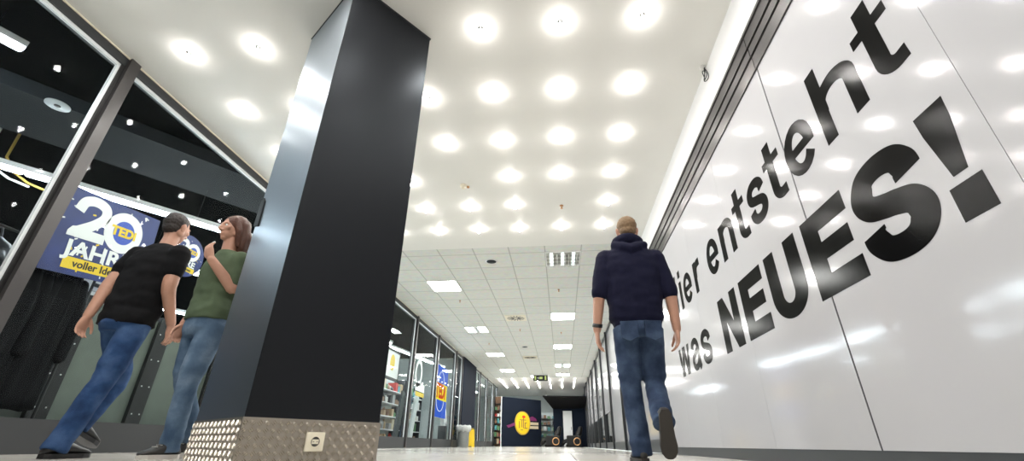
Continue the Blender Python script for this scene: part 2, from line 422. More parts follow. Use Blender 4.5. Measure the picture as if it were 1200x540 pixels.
def g_a(m):
    L, R, w, wh = -5.47, -5.13, .095, .072
    ribbon(m, catmull([(L+.065, 1.125), (L+.085, 1.175), (L+.17, 1.201), (L+.25, 1.175), (R-.06, 1.10), (R-.06, 1.0), (R-.055, .93), (R-.03, .889)]), w, wh)
    ribbon(m, catmull([(R-.08, 1.095), (L+.18, 1.07), (L+.075, 1.03), (L+.05, .975), (L+.085, .925), (L+.16, .917), (L+.24, .95), (R-.06, 1.02)]), w*.9, wh)
letter(g_a, 'black letter a')
letter(lambda m: ribbon(m, S_pts(-5.05, -4.72, b2+.004, x2+.004, .098, .076), .098, .076), 'black letter s of the lower line')
letter(lambda m: (rect(m, -4.335, -4.19, b2, c2), rect(m, -4.015, -3.87, b2, c2), poly(m, [(-4.335, c2), (-4.185, c2), (-3.87, b2), (-4.02, b2)])), 'heavy black letter N')
def g_E(m, L, R):
    rect(m, L, L+.165, b2, c2); rect(m, L+.1, R, c2-.115, c2); rect(m, L+.1, R-.025, 1.085, 1.19); rect(m, L+.1, R, b2, b2+.12)
letter(lambda m: g_E(m, -3.77, -3.32), 'heavy black letter E beside the N')
letter(lambda m: ribbon(m, [(-3.16, c2)]+arc(-3.0, 1.06, .16, .135, 180, 360, 22)+[(-2.84, c2)], .16, .10), 'heavy black letter U')
letter(lambda m: g_E(m, -2.67, -2.22), 'heavy black letter E on the dark panel joint')
SN = [(1, .69), (.97, .82), (.80, .955), (.50, 1.0), (.20, .955), (.03, .80), (.03, .68), (.16, .575), (.40, .515), (.62, .475), (.86, .405), (.985, .27), (.93, .13), (.76, .03), (.5, 0), (.22, .04), (.03, .18), (0, .31)]
letter(lambda m: ribbon(m, S_pts(-2.18, -1.70, b2-.012, c2+.012, .165, .115, SN), .165, .115), 'heavy black letter S')
letter(lambda m: (poly(m, [(-1.652, 1.377), (-1.498, 1.377), (-1.503, 1.28), (-1.537, 1.06), (-1.606, 1.06), (-1.645, 1.28)]), rect(m, -1.647, -1.497, .879, 1.022)), 'heavy black exclamation mark')

# cable coil hanging from the bulkhead corner
cb = MB()
for k in range(2):
    ph = k*1.4
    pts = [V((1.548+.010*math.sin(a*2+ph)-.012*k, 3.355+(.046-.012*k)*math.cos(a), 3.405-.012*k+(.072-.014*k)*math.sin(a))) for a in [2*PI*i/22 for i in range(22)]]
    n = 8; rings = []
    for i, p in enumerate(pts):
        t = (pts[(i+1) % 22]-pts[i-1]).normalized(); a = t.cross(V((1, 0, 0))).normalized(); b = t.cross(a)
        rings.append([p+a*.0042*math.cos(2*PI*j/n)+b*.0042*math.sin(2*PI*j/n) for j in range(n)])
    cb.loft(rings, closed=True)
cable = thing('cable_coil', 'small loop of dark cable hanging where white bulkhead meets ceiling', 'cable', (1.55, 3.34, 3.5))
obj('coil', cb, M['blk'], cable)
obj('tail', MB().tube([(1.55, 3.34, 3.498), (1.548, 3.345, 3.48), (1.552, 3.35, 3.455)], .006, 8), M['blk'], cable)
obj('cover_plate', MB().cyl((1.53, 3.345, 3.488), .028, .012, 20), M['ceil'], cable)

# ------------------------------------------------------------------ pillar
P0, P1, P2 = V((-1.535, 2.14, 0)), V((-2.203, 2.638, 0)), V((-1.076, 2.752, 0)); P3 = P1+P2-P0
pillar = thing('pillar', 'tall square charcoal pillar standing diagonally on a metal tread plate base', 'pillar', tuple((P0+P3)/2))
cen = (P0+P3)/2
def inset(k): return [(p+(cen-p).normalized()*k) for p in (P0, P2, P3, P1)]
obj('shaft', MB().prism([(p.x, p.y) for p in inset(.012)], .205, HC-.012), M['pillar'], pillar, .004)
obj('top_collar', MB().prism([(p.x, p.y) for p in inset(.004)], HC-.012, HC), M['dark'], pillar)
obj('cladding', MB().prism([(p.x, p.y) for p in inset(.004)], 0, .212), M['steel'], pillar, label='bright metal tread plate base')
def tread(A, B):
    mb = MB(); u = (B-A).normalized(); nrm = V((u.y, -u.x, 0)); L = (B-A).length; s = .034
    if nrm.dot(A-cen) < 0: nrm = -nrm
    for i in range(int(L/s)):
        for j in range(6):
            ang = PI/4 if (i+j) % 2 == 0 else -PI/4
            for k in (-1, 0, 1):
                px, pz = (i+.5)*s+k*.0088*math.cos(ang+PI/2), (j+.5)*s+k*.0088*math.sin(ang+PI/2)
                d = (math.cos(ang), math.sin(ang)); q = (-d[1], d[0]); l, w = .0150, .0032
                vs = []
                for (a, b, hh) in ((-l, 0, 0), (0, -w, 0), (l, 0, 0), (0, w, 0), (-l*.5, 0, .0048), (l*.5, 0, .0048)):
                    vs.append(A+u*(px+a*d[0]+b*q[0])+V((0, 0, pz+a*d[1]+b*q[1]))+nrm*(hh-.0032))
                mb.add(vs, [(0, 1, 4), (1, 5, 4), (1, 2, 5), (2, 3, 5), (3, 4, 5), (3, 0, 4)])
    return mb
for A, B in ((P0, P2), (P1, P0)):
    t = tread(A, B); obj('tread_bars', t, M['steelbar'], pillar)
obj('corner_edge', MB().tube([P0+V((0, .003, .0)), P0+V((0, .003, .211))], .003, 8), M['steel'], pillar)
# power socket on the front face
u = (P2-P0).normalized(); nf = V((u.y, -u.x, 0))
TS = Matrix(((u.x, 0, nf.x, 0), (u.y, 0, nf.y, 0), (0, 1, 0, 0), (0, 0, 0, 1))); TS.translation = P0+u*.375+V((0, 0, .106))-nf*.003
soc = obj('power_socket', MB().box(-.05, .05, -.046, .046, 0, .012, TS), M['cream'], pillar, .004, 'cream wall power socket')
ringm = MB()
for r0, r1, z0, z1 in ((.024, .028, .01, .016),):
    n = 28; rr = []
    for (r, z) in ((r0, z0), (r1, z0), (r1, z1), (r0, z1)): rr.append([TS @ V((r*math.cos(2*PI*j/n), r*math.sin(2*PI*j/n), z)) for j in range(n)])
    ringm.loft(rr, closed=True)
obj('socket_rim', ringm, M['cream'], soc)
obj('socket_well', MB().cyl((0, 0, .0125), .0238, .0006, 28, T=TS), M['blk'], soc)
obj('socket_face', MB().box(-.018, .018, -.011, .011, .0128, .0145, TS), M['cream'], soc)
for k in (-1, 1): obj('contact_hole', MB().cyl((k*.0095, 0, .0146), .003, .0004, 12, T=TS), M['blk'], soc)
# small grey plate on the left face
ul = (P1-P0).normalized(); nl = V((-ul.y, ul.x, 0))
if nl.dot(P0-cen) < 0: nl = -nl
TL = Matrix(((ul.x, 0, nl.x, 0), (ul.y, 0, nl.y, 0), (0, 1, 0, 0), (0, 0, 0, 1))); TL.translation = P0+ul*.765+V((0, 0, 1.62))
obj('control_plate', MB().prism([(-.045, -.13), (.055, -.10), (.055, .10), (.02, .13), (-.03, .08)], -.02, .004, TL), M['shopgrey'], pillar, .002, 'small grey plate')

# ------------------------------------------------------------------ ceiling spotlights
def make_spot():
    o = tag(obj('ceiling_spotlight', MB().cyl((0, 0, -.006), .026, .006, 20), M['chrome']), '', 'spotlight')
    obj('stem', MB().cyl((0, 0, -.034), .006, .03, 10), M['chrome'], o)
    obj('bulb', MB().ball((0, 0, -.055), .025, 12, 8), M['bulb'], o)
    la = bpy.data.lights.new('lamp', 'AREA'); la.shape = 'DISK'; la.size = .045; la.energy = 4.2; la.color = (1, .97, .93)
    lo = bpy.data.objects.new('lamp', la); COL.objects.link(lo); lo.location = (0, 0, -.083); lo.parent = o
    return o
first = None
GX = [.84-.72*i for i in range(7)]
def in_pillar(x, y): return (V((x, y, 0))-cen).length < .62
def spot(x, y, label, group):
    global first
    if first is None: first = make_spot(); o = first; o.location = (x, y, HC); o['label'] = label; o['group'] = group
    else: o = dup(first, (x, y, HC), None, label, group)
    return o
for r in range(10):
    y = 6.745-.812*r
    for c_, x in enumerate(GX):
        if in_pillar(x, y) or (r == 2 and c_ == 3) or (r == 1 and c_ == 1): continue
        where = 'nearest the tiled ceiling' if r == 0 else ORD[r]+' from the tiled ceiling'
        col = 'closest to the white bulkhead' if c_ == 0 else ORD[c_]+' from the white bulkhead'
        spot(x, y, 'bright ceiling spotlight in the row %s, %s' % (where, col), 'spotlights on the smooth near ceiling')
for r in range(6):
    for c_, x in enumerate(GX):
        spot(x, 26.0+.78*r, 'tiny far ceiling spotlight, %s row before the end wall, %s from the right' % (ORD[5-r], ORD[c_]), 'spotlights on the far ceiling')

# smoke detector and sprinklers on the near ceiling
sd = thing('smoke_detector', 'small round smoke detector with brown ring on smooth ceiling left of centre', 'smoke detector', (-1.30, 5.30, HC))
obj('base', MB().cyl((-1.30, 5.30, HC-.02), .05, .02, 24), M['cream'], sd)
obj('sensor', MB().cyl((-1.30, 5.30, HC-.055), .028, .035, 20, .036), M['cream'], sd)
obj('indicator', MB().ball((-1.235, 5.33, HC-.018), (.022, .022, .018), 12, 8), M['copper'], sd)
def sprinkler(x, y, z, label):
    s = thing('sprinkler', label, 'sprinkler', (x, y, z))
    obj('rosette', MB().cyl((x, y, z-.008), .03, .008, 18), M['copper'], s)
    obj('nozzle', MB().cyl((x, y, z-.05), .009, .045, 10), M['copper'], s)
    obj('deflector', MB().cyl((x, y, z-.054), .022, .004, 16), M['copper'], s)
sprinkler(.127, 6.03, HC, 'brass sprinkler head on smooth ceiling just before the tiled ceiling')

# ------------------------------------------------------------------ tiled ceiling fittings
TZ = HC+.006
def panel_light(x0, y0, w, d, label, kind='full'):
    p = thing('panel_light', label, 'ceiling light', (x0+w/2, y0+d/2, TZ), 0, 'square light panels in the tiled ceiling')
    fr = MB()
    for a in ((x0, x0+w, y0, y0+.02), (x0, x0+w, y0+d-.02, y0+d), (x0, x0+.02, y0+.02, y0+d-.02), (x0+w-.02, x0+w, y0+.02, y0+d-.02)): fr.box(a[0], a[1], a[2], a[3], TZ-.012, TZ)
    obj('frame', fr, M['wht'], p)
    if kind == 'half':
        for a, b in ((.02, .27), (.42, .68)): obj('diffuser', MB().box(x0+a, x0+b, y0+.02, y0+d-.02, TZ-.008, TZ-.001), M['panel'], p)
        obj('centre_bar', MB().box(x0+.27, x0+.42, y0+.02, y0+d-.02, TZ-.01, TZ-.001), M['strip'], p)
    elif kind == 'louver':
        for k in range(3): obj('lamp', MB().box(x0+.09+k*.22, x0+.15+k*.22, y0+.03, y0+d-.03, TZ-.003, TZ-.001), M['louverlamp'], p)
        lv = MB()
        for k in range(1, 9): lv.box(x0+k*w/9-.005, x0+k*w/9+.005, y0+.02, y0+d-.02, TZ-.045, TZ-.004)
        for k in range(1, 4): lv.box(x0+.02, x0+w-.02, y0+k*d/4-.004, y0+k*d/4+.004, TZ-.045, TZ-.004)
        obj('louvre_grid', lv, M['chrome'], p)
    else: obj('diffuser', MB().box(x0+.02, x0+w-.02, y0+.02, y0+d-.02, TZ-.008, TZ-.001), M['panel'], p)
M['louverlamp'] = emis('louvre_lamp', (.85, 1, .98), 2.0)
W_, D_ = .70, .737
yr = lambda r: 7.88+D_*r
panel_light(-.2, yr(0), W_, D_, 'silver louvred light panel in the tiled ceiling nearest the camera', 'louver')
panel_light(-3.02, yr(2), W_, D_, 'large white light panel in the tiled ceiling above the near left shopfront')
panel_light(-.2, yr(6), W_, D_, 'white light panel directly behind the louvred one')
panel_light(-3.02, yr(8), W_, D_, 'light panel split by a grey bar, left side of tiled ceiling', 'half')
panel_light(-.2, yr(12), W_, D_, 'white light panel second behind the louvred one')
panel_light(-3.02, yr(14), W_, D_, 'white light panel just behind the split one')
panel_light(-3.02, yr(20), W_, D_, 'white light panel above left, second behind the split one')
panel_light(-.2, yr(18), W_, D_, 'white light panel third behind the louvred one', 'half')
panel_light(-.2, yr(22), W_, D_, 'white light panel last before the far spotlights on the right')
panel_light(-1.6, yr(23), W_, D_, 'white light panel last before the far spotlights at centre')
def vent(x, y, label):
    v = thing('ceiling_vent', label, 'air vent', (x, y, TZ))
    obj('plate', MB().box(x-.31, x+.31, y-.32, y+.32, TZ-.01, TZ), M['cream'], v)
    for k in range(16):
        a = 2*PI*k/16; T = Matrix.Translation(V((x, y, TZ-.0115))) @ Matrix.Rotation(a, 4, 'Z') @ Matrix.Translation(V((.16, .03, 0))) @ Matrix.Rotation(.35, 4, 'Z')
        obj('slot', MB().box(-.10, .10, -.014, .014, -.002, .002, T), M['darkmatte'], v)
vent(-1.25, yr(6)+D_*.5+.1, 'square swirl air vent in the middle of the tiled ceiling')
vent(-1.25, yr(15)+D_*.5, 'farther swirl air vent in the tiled ceiling')
for x, y, l in ((-1.32, 8.25, 'flat round loudspeaker in the tiled ceiling left of the louvred light'), (-1.3, 17.0, 'farther flat round loudspeaker in the tiled ceiling')):
    sp = thing('ceiling_speaker', l, 'loudspeaker', (x, y, TZ))
    obj('rim', MB().cyl((x, y, TZ-.012), .12, .012, 28), M['wht'], sp); obj('grille', MB().cyl((x, y, TZ-.016), .10, .005, 28), M['shopgrey'], sp)
for x, y, l in ((.05, 10.2, 'between the louvred light and the next panel'), (-2.55, 10.9, 'behind the large left light panel'), (-1.25, 14.2, 'behind the nearer swirl vent'), (.1, 14.7, 'behind the second right light panel'), (-2.6, 16.3, 'behind the split light panel')):
    sprinkler(x, y, TZ, 'small sprinkler head in the tiled ceiling '+l)
# hanging direction sign
es = thing('hanging_sign', 'small dark hanging sign with yellow-green marks under the far tiled ceiling', 'sign', (-1.04, 24.4, HC))
obj('box', MB().box(-1.42, -.66, 24.36, 24.44, 3.17, 3.46), M['blk'], es, .01)
TE = Matrix(((1, 0, 0, -1.04), (0, 0, -1, 24.357), (0, 1, 0, 3.315), (0, 0, 0, 1)))
M['signglow'] = emis('sign_glow', (.62, .75, .25), .7)
for a, b in ((-.31, -.23), (.23, .31)): obj('pictogram', MB().box(a, b, -.10, .10, 0, .004, TE), M['signglow'], es)
obj('symbol', MB().box(-.06, .11, -.055, .06, 0, .004, TE), M['signglow'], es)
obj('arrow', MB().prism([(-.17, 0), (-.10, .06), (-.10, -.06)], 0, .004, TE), M['wht'], es)
for x in (-1.3, -.78): obj('hanger', MB().box(x-.006, x+.006, 24.39, 24.41, 3.46, TZ), M['chrome'], es)

# ------------------------------------------------------------------ left shopfront (windows of the setting)
def bay(n, y0, y1, near=True):
    """one glazed bay from y0 to y1: mullion at its far end"""
    mw = .10
    fr = MB()
    fr.box(XL-.12, XL, y0, y1-mw, HC-.10, HC)                       # head
    fr.box(XL-.10, XL, y0, y1-mw, 0, .25)                          # plinth
    w = struct('window_%d' % n, fr, M['darkmatte'])
    m = MB(); m.box(XL-.12, XL+.035, y1-mw, y1, 0, HC)
    obj('mullion', m, M['mull'], w)
    obj('glass', MB().box(XL-.056, XL-.048, y0, y1-mw, .25, HC-.10), M['glass'], w)
    st = MB(); s = .034 if near else .016
    st.box(XL-.047, XL-.02, y0, y1-mw-.03, HC-.10-s, HC-.10)
    st.box(XL-.047, XL-.02, y1-mw-.03-(.025 if near else .012), y1-mw-.03, .25, HC-.10-s)
    obj('edge_strip', st, M['strip'], w)
    bl = MB(); bl.box(XL-.06, XL-.005, y1-mw-.03, y1-mw, .25, HC-.1); obj('gasket', bl, M['railblk'], w)
ys = [-3, -.0, 2.80, 5.5, 7.8, 10.05, 12.42, 14.93, 17.75, 19.0]
for i in range(len(ys)-1): bay(i+1, ys[i], ys[i+1], i < 3)
struct('wall_left', MB().box(XL-.3, XL+.06, 19.0, 21.9, 0, HC), M['navy'])
ys2 = [21.9, 23.5, 25.8, 28.2, 30.0]
for i in range(4): bay(20+i, ys2[i], ys2[i+1], False)
struct('trim_3', MB().box(XL-.02, XL+.012, -6, 30, HC-.012, HC), M['cream'])

# ------------------------------------------------------------------ shop interior on the left
struct('wall_left', MB().box(-13.1, -13, -6, 36, 0, 4), M['shopwall'])
struct('ceiling', MB().box(-13, XL-.13, -6, 20, 3.62, 3.7), M['shopdark'])
struct('wall_left', MB().box(-13, XL-.3, 20.3, 20.45, 0, 4), M['shoplight'])
struct('ceiling', MB().box(-13, XL-.13, 20, 36, 3.62, 3.7), M['shoplight'])
dd = V((.60, .80, 0)).normalized(); pp = V((-dd.y, dd.x, 0))
def along(a, t, o=0): return a+dd*t+pp*o
A0 = V((-5.11, 3.62, 0))
bq = [along(A0, -9), along(A0, 1.2), V((-4.27, 6.35, 0)), along(A0, 2.2, 1.05), along(A0, -9, 1.05)]
struct('trim_4', MB().prism([(p.x, p.y) for p in (along(A0, -7), along(A0, 1.33), along(A0, 2.72, 1.05), along(A0, -7, 1.05))], 3.45, 3.62), M['shopgrey'])
rv = thing('ceiling_vent', 'round white vent on the dark ceiling inside the left shop', 'air vent', (-5.45, 3.17, 3.45))
obj('ring', MB().cyl((-5.45, 3.17, 3.437), .11, .013, 28), M['strip'], rv); obj('core', MB().cyl((-5.45, 3.17, 3.432), .03, .006, 16), M['blk'], rv)
def tube_light(p0, p1, label, r=.022, seg=1.5):
    p0, p1 = V(p0), V(p1); L = (p1-p0).length; u_ = (p1-p0)/L
    t = thing('tube_light', label, 'tube light', tuple((p0+p1)/2), 0, 'tube lights inside the left shops')
    sd_ = V((-u_.y, u_.x, 0)); T = Matrix(((u_.x, sd_.x, 0, p0.x), (u_.y, sd_.y, 0, p0.y), (0, 0, 1, p0.z), (0, 0, 0, 1)))
    obj('trunking', MB().box(0, L, -.06, .06, .02, .08, T), M['wht'], t)
    k = max(1, round(L/seg))
    for i in range(k): obj('tube', MB().tube([T @ V((L*i/k+.03, 0, 0)), T @ V((L*(i+1)/k-.03, 0, 0))], r, 10), M['tube'], t)
    for a in (.2, .8): obj('suspension', MB().tube([T @ V((L*a, 0, .08)), T @ V((L*a, 0, 3.60-p0.z))], .004, 6), M['blk'], t)
tube_light((-7.9, 1.35, 2.9), (-4.42, 5.95, 2.9), 'long suspended tube light crossing behind the near left window')
tube_light((-5.2, 1.35, 3.3), (-4.79, 2.36, 3.3), 'short tube light high in the near left window corner')
tube_light((-11.2, 5.3, 2.9), (-9.0, 9.8, 2.9), 'distant tube light seen below the large anniversary poster')
tube_light((-7.4, 5.6, 2.9), (-5.5, 9.2, 2.9), 'tube light seen below the round anniversary poster')
tube_light((-6.4, 9.0, 2.95), (-5.3, 13.5, 2.95), 'tube light behind the far shop window with shelves')
tube_light((-5.6, 13.6, 2.95), (-4.8, 18.4, 2.95), 'tube light behind the far shop window with the blue banner')
tube_light((-9.5, -1.0, 2.9), (-8.0, 1.0, 2.9), 'tube light deep in the shop left of the frame')
tube_light((-8.6, 11.0, 2.95), (-7.4, 18.0, 2.95), 'tube light deep in the far shop')
tube_light((-5.4, 22.2, 3.1), (-5.4, 29.6, 3.1), 'tube light in the last shop before the end wall')
tube_light((-7.4, 22.2, 3.1), (-7.4, 29.6, 3.1), 'rear tube light in the last shop before the end wall')
# loose cables under the shop ceiling
for k, (mm, l, q) in enumerate(((M['orange'], 'loose yellow cable hanging from the shop ceiling', .0), (M['wht'], 'loose white cable hanging beside the yellow cable', -.12))):
    a = V((-6.75+q, 3.75+q, 3.6)); pts = [a, a+V((.02, 0, -.35)), a+V((.10, .08, -.52)), a+V((.22, .2, -.62)), a+V((.34, .34, -.66))]
    tag(obj('hanging_cable', MB().tube(pts, .014, 8), mm), l, 'cable')

# shelving units standing behind the window
def gondola(y0, y1, label):
    g = thing('shelf_unit', label, 'shelf', (-4.62, (y0+y1)/2, 0), 0, 'low shelf units backing the left window')
    obj('back_panel', MB().box(-4.46, -4.44, y0+.08, y1-.08, .22, 1.30), M['gond'], g)
    obj('post', MB().box(-4.47, -4.40, y0, y0+.085, .0, 1.34), M['blk'], g)
    obj('post', MB().box(-4.47, -4.40, y1-.085, y1, .0, 1.34), M['blk'], g)
    obj('base', MB().box(-4.90, -4.44, y0, y1, .0, .22), M['shopgrey'], g)
    for z in (.6, .95, 1.30): obj('shelf', MB().box(-4.86, -4.46, y0, y1, z-.03, z), M['wht'], g)
    dots = MB()
    for k in range(4):
        for yy in (y0+.045, y1-.045): dots.ball((-4.398, yy, .35+.27*k), .007, 8, 6)
    obj('post_dots', dots, M['wht'], g)  # small white dots up the dark posts
yb = 1.69
names = ['shelf unit at the left frame edge behind the first window', 'shelf unit with dark bags on top behind the window', 'shelf unit behind the man in black', 'shelf unit between the man in black and the woman in green', 'shelf unit behind the woman in green', 'shelf unit hidden behind the pillar, nearer', 'shelf unit hidden behind the pillar, farther']
for k in range(6): gondola(yb+.92*k, yb+.92*(k+1), 'low grey-green '+names[k])
# things standing on the shelf units
def rbox(x, y, z, sx, sy, sz, m, name, label, cat, group=None, rot=0, bev=.01):
    T = Matrix.Translation(V((x, y, z))) @ Matrix.Rotation(rot, 4, 'Z')
    o = tag(obj(name, MB().box(-sx/2, sx/2, -sy/2, sy/2, 0, sz, T), m, None, bev), label, cat, group); return o
for k, (y, z, r, l) in enumerate(((3.62, 1.30, .1, 'lower white carton standing on the shelf unit below the large poster'), (3.66, 1.42, -.1, 'upper white carton stacked below the large poster'), (3.95, 1.30, .2, 'white carton standing right of the stacked cartons below the poster'))):
    b = tag(obj('carton', MB().box(-.11, .11, -.15, .15, 0, .115), M['wht'], None, .008), l, 'box', 'white cartons on the shelf units'); b.location = (-4.64, y, z); b.rotation_euler = (0, 0, r)
    obj('flap_mark', MB().box(.105, .113, -.04, .04, .04, .075), M['blk'], b)
def bag(x, y, z, s, label, group):
    mb = MB(); mb.ball((0, 0, .13*s), (.10*s, .17*s, .14*s), 18, 12); mb.ball((.05*s, .0, .10*s), (.08*s, .12*s, .09*s), 14, 10)
    o = tag(obj('bag', fused(mb, .012*s, 3, .5, lambda p: .006*noise.noise(p*18)), M['blk']), label, 'bag', group); o.location = (x, y, z); o.rotation_euler = (0, 0, random.uniform(-.3, .3))
    hd = MB().tube([V((.0, -.07*s, .24*s)), V((0, -.05*s, .32*s)), V((0, .05*s, .32*s)), V((0, .07*s, .24*s))], .009, 8)
    obj('handle', hd, M['darkmatte'], o)
for y, z, s, l in ((3.10, 1.30, 1.0, 'rounded black bag on top of the shelf unit under the large poster'), (2.75, 1.30, 1.25, 'larger black bag left of the mullion foot on the shelf unit'), (2.30, 1.30, 1.3, 'black bag at the left frame edge on the shelf unit')):
    bag(-4.64, y, z, s, l, 'black bags in the left window')
def coat(y, z0, z1, w, label, seed):
    rg = []; n = 40
    for k in range(15):
        t = k/14; z = z1-(z1-z0)*t; ww = w*(.55+.45*min(1, t*4))*(1+.15*t); dp = .045+.035*math.sin(PI*min(1, t*1.3))
        rg.append([V(((dp*(1+.5*noise.noise(V((j*.9, seed, t*2)))))*math.sin(2*PI*j/n), ww*math.cos(2*PI*j/n), z+.05*t*noise.noise(V((j*.7, seed*3, 0))))) for j in range(n)])
    mb = MB().loft(rg)
    o = tag(obj('coat', mb, M['blkmatte']), label, 'clothing', 'black coats hanging in the window'); o.location = (-4.31, y, 0)
    obj('hanger', MB().tube([V((0, -.1, z1)), V((0, 0, z1+.05)), V((0, .1, z1))], .008, 8).tube([V((0, 0, z1+.05)), V((0, 0, z1+.12)), V((.02, 0, z1+.14))], .005, 8), M['chrome'], o)
    for sg in (-1, 1): obj('sleeve', MB().tube([V((.0, sg*w*.7, z1-.08)), V((.03, sg*w*1.0, z1-.4)), V((.04, sg*w*1.02, z1-.72))], [.05, .06, .05], 12), M['blkmatte'], o)
coat(3.24, .32, 1.45, .15, 'black coat hanging in the window right beside the low shelf post', 1)
coat(2.93, .28, 1.46, .16, 'black coat hanging in the window just right of the mullion', 2)
coat(2.50, .30, 1.46, .17, 'black coat hanging in the window left of the mullion', 3)
rl = thing('clothes_rail', 'thin clothes rail carrying the black coats in the left window', 'rail', (-4.29, 2.85, 0))
obj('bar', MB().tube([(-4.29, 1.9, 1.60), (-4.29, 3.45, 1.60)], .011, 10), M['blk'], rl)
for yy in (1.95, 3.42): obj('leg', MB().tube([(-4.29, yy, .02), (-4.29, yy, 1.60)], .011, 10), M['blk'], rl)
# dark helmets on a rack high at the left edge
hr = thing('display_stand', 'slim dark display stand carrying two helmets inside the left window', 'stand', (-5.12, 2.05, 0))
obj('pole', MB().tube([(-5.12, 2.05, .05), (-5.12, 2.05, 2.0)], .02, 10), M['blk'], hr); obj('foot', MB().cyl((-5.12, 2.05, 0), .16, .03, 24), M['blk'], hr)
for z in (1.62, 1.92): obj('tray', MB().box(-5.28, -4.96, 1.80, 2.34, z-.02, z), M['wht'], hr)
for z, l in ((1.92, 'upper dark helmet with pale round badge'), (1.62, 'lower dark helmet with pale round badge')):
    mb = MB(); mb.ball((0, 0, .10), (.13, .19, .12), 24, 14); mb.ball((.03, .05, .07), (.11, .15, .07), 18, 10)
    h_ = tag(obj('helmet', fused(mb, .01), M['dark']), l, 'helmet', 'helmets in the left window'); h_.location = (-5.09, 2.08, z-.012)
    obj('badge', MB().cyl((0, 0, 0), .035, .006, 20, T=Matrix.Translation(V((.122, .04, .125))) @ Matrix.Rotation(PI/2, 4, 'Y')), M['strip'], h_)

# ------------------------------------------------------------------ posters in the near window
def ring2d(mb, T, cx, cz, r0x, r0z, r1x, r1z, z0, z1, n=40):
    rr = []
    for (a, b, z) in ((r0x, r0z, z0), (r1x, r1z, z0), (r1x, r1z, z1), (r0x, r0z, z1)): rr.append([T @ V((cx+a*math.cos(2*PI*j/n), cz+b*math.sin(2*PI*j/n), z)) for j in range(n)])
    mb.loft(rr, closed=True, smooth=False)
def disc2d(mb, T, cx, cz, a, b, z0, z1, n=40): mb.prism([(cx+a*math.cos(2*PI*j/n), cz+b*math.sin(2*PI*j/n)) for j in range(n)], z0, z1, T)
def anniv(cx, cz, S, rnd, label, name, tilt=0):
    T = LW(-4.205); p = thing(name, label, 'poster', (-4.2, cx, cz), 0)
    TT = T @ Matrix.Translation(V((cx, cz, 0))) @ Matrix.Rotation(tilt, 4, 'Z') @ Matrix.Diagonal((S, S, 1, 1))
    mb = MB()
    if rnd: disc2d(mb, TT, 0, 0, .50, .50, -.004, 0)
    else: mb.box(-.5, .5, -.41, .41, -.004, 0, TT)
    obj('sheet', mb, M['posterblue'], p)
    # figure 2
    z1 = .0025
    def rib(pts, w):
        m_ = MB(); P = [V((q[0], q[1], 0)) if len(q) < 3 else q for q in pts]; L = []; R = []
        for i, q in enumerate(P):
            t = (P[min(i+1, len(P)-1)]-P[max(i-1, 0)]).normalized(); n_ = V((-t.y, t.x, 0))
            for side, c0 in ((L, q+n_*w/2), (R, q-n_*w/2)): side.append(side[-1] if side and (c0-side[-1]).dot(t) <= 0 else c0)
        n = len(P); vs = [TT @ V((q.x, q.y, z)) for z in (0, z1) for q in L+R]
        fs = [(2*n+i, 3*n+i, 3*n+i+1, 2*n+i+1) for i in range(n-1)]+[(i, i+1, 2*n+i+1, 2*n+i) for i in range(n-1)]+[(n+i+1, n+i, 3*n+i, 3*n+i+1) for i in range(n-1)]
        m_.add(vs, fs); return m_
    two = rib(catmull([(-.335, .20), (-.30, .30), (-.20, .335), (-.10, .30), (-.085, .21), (-.15, .12), (-.24, .045), (-.30, .0)]), .095)
    two.prism([(-.375, -.055), (-.03, -.055), (-.03, .04), (-.235, .04), (-.27, .06), (-.345, .04), (-.375, -.01)], 0, z1+.0004, TT)
    obj('numeral', two, M['wht'], p, label='white numeral 2')
    zero = MB(); ring2d(zero, TT, .14, .13, .115, .125, .205, .215, 0, z1); obj('numeral', zero, M['wht'], p, label='white ring-shaped numeral 0')
    dsk = MB(); disc2d(dsk, TT, .14, .13, .115, .125, 0, .0012); obj('disc', dsk, M['blue'], p)
    obj('shop_name', text_mb('TEDi', .13, TT @ Matrix.Translation(V((.14, .13, .003))), .001, .006), M['yellow'], p)
    obj('headline', text_mb('JAHRE', .20, TT @ Matrix.Translation(V((-.02, -.168, .003))), .001, .006, 1.18), M['wht'], p)
    bd = MB().prism([(-.33, -.245), (.33, -.245), (.33, -.355), (-.33, -.355)], 0, .002, TT); obj('band', bd, M['yellow'], p)
    obj('slogan', text_mb('voller Ideen', .10, TT @ Matrix.Translation(V((0, -.30, .003))), .001, .002), M['blk'], p)
    rng = random.Random(3); cf = MB(); cy = MB()
    for k in range(46):
        a, b = rng.uniform(-.46, .46), rng.uniform(-.38, .38)
        if rnd and math.hypot(a, b) > .45: continue
        s_ = rng.uniform(.008, .016); R_ = TT @ Matrix.Translation(V((a, b, 0))) @ Matrix.Rotation(rng.uniform(0, 3), 4, 'Z')
        (cf if k % 3 else cy).box(-s_, s_, -s_*.5, s_*.5, 0, .001, R_)
    obj('confetti', cf, M['wht'], p); obj('confetti', cy, M['yellow'], p)
anniv(3.30, 1.79, .93, False, 'large blue anniversary poster with white 20 in the near left window', 'poster', .11)
anniv(4.18, 2.01, .48, True, 'round blue anniversary sticker between the man and the woman', 'poster')

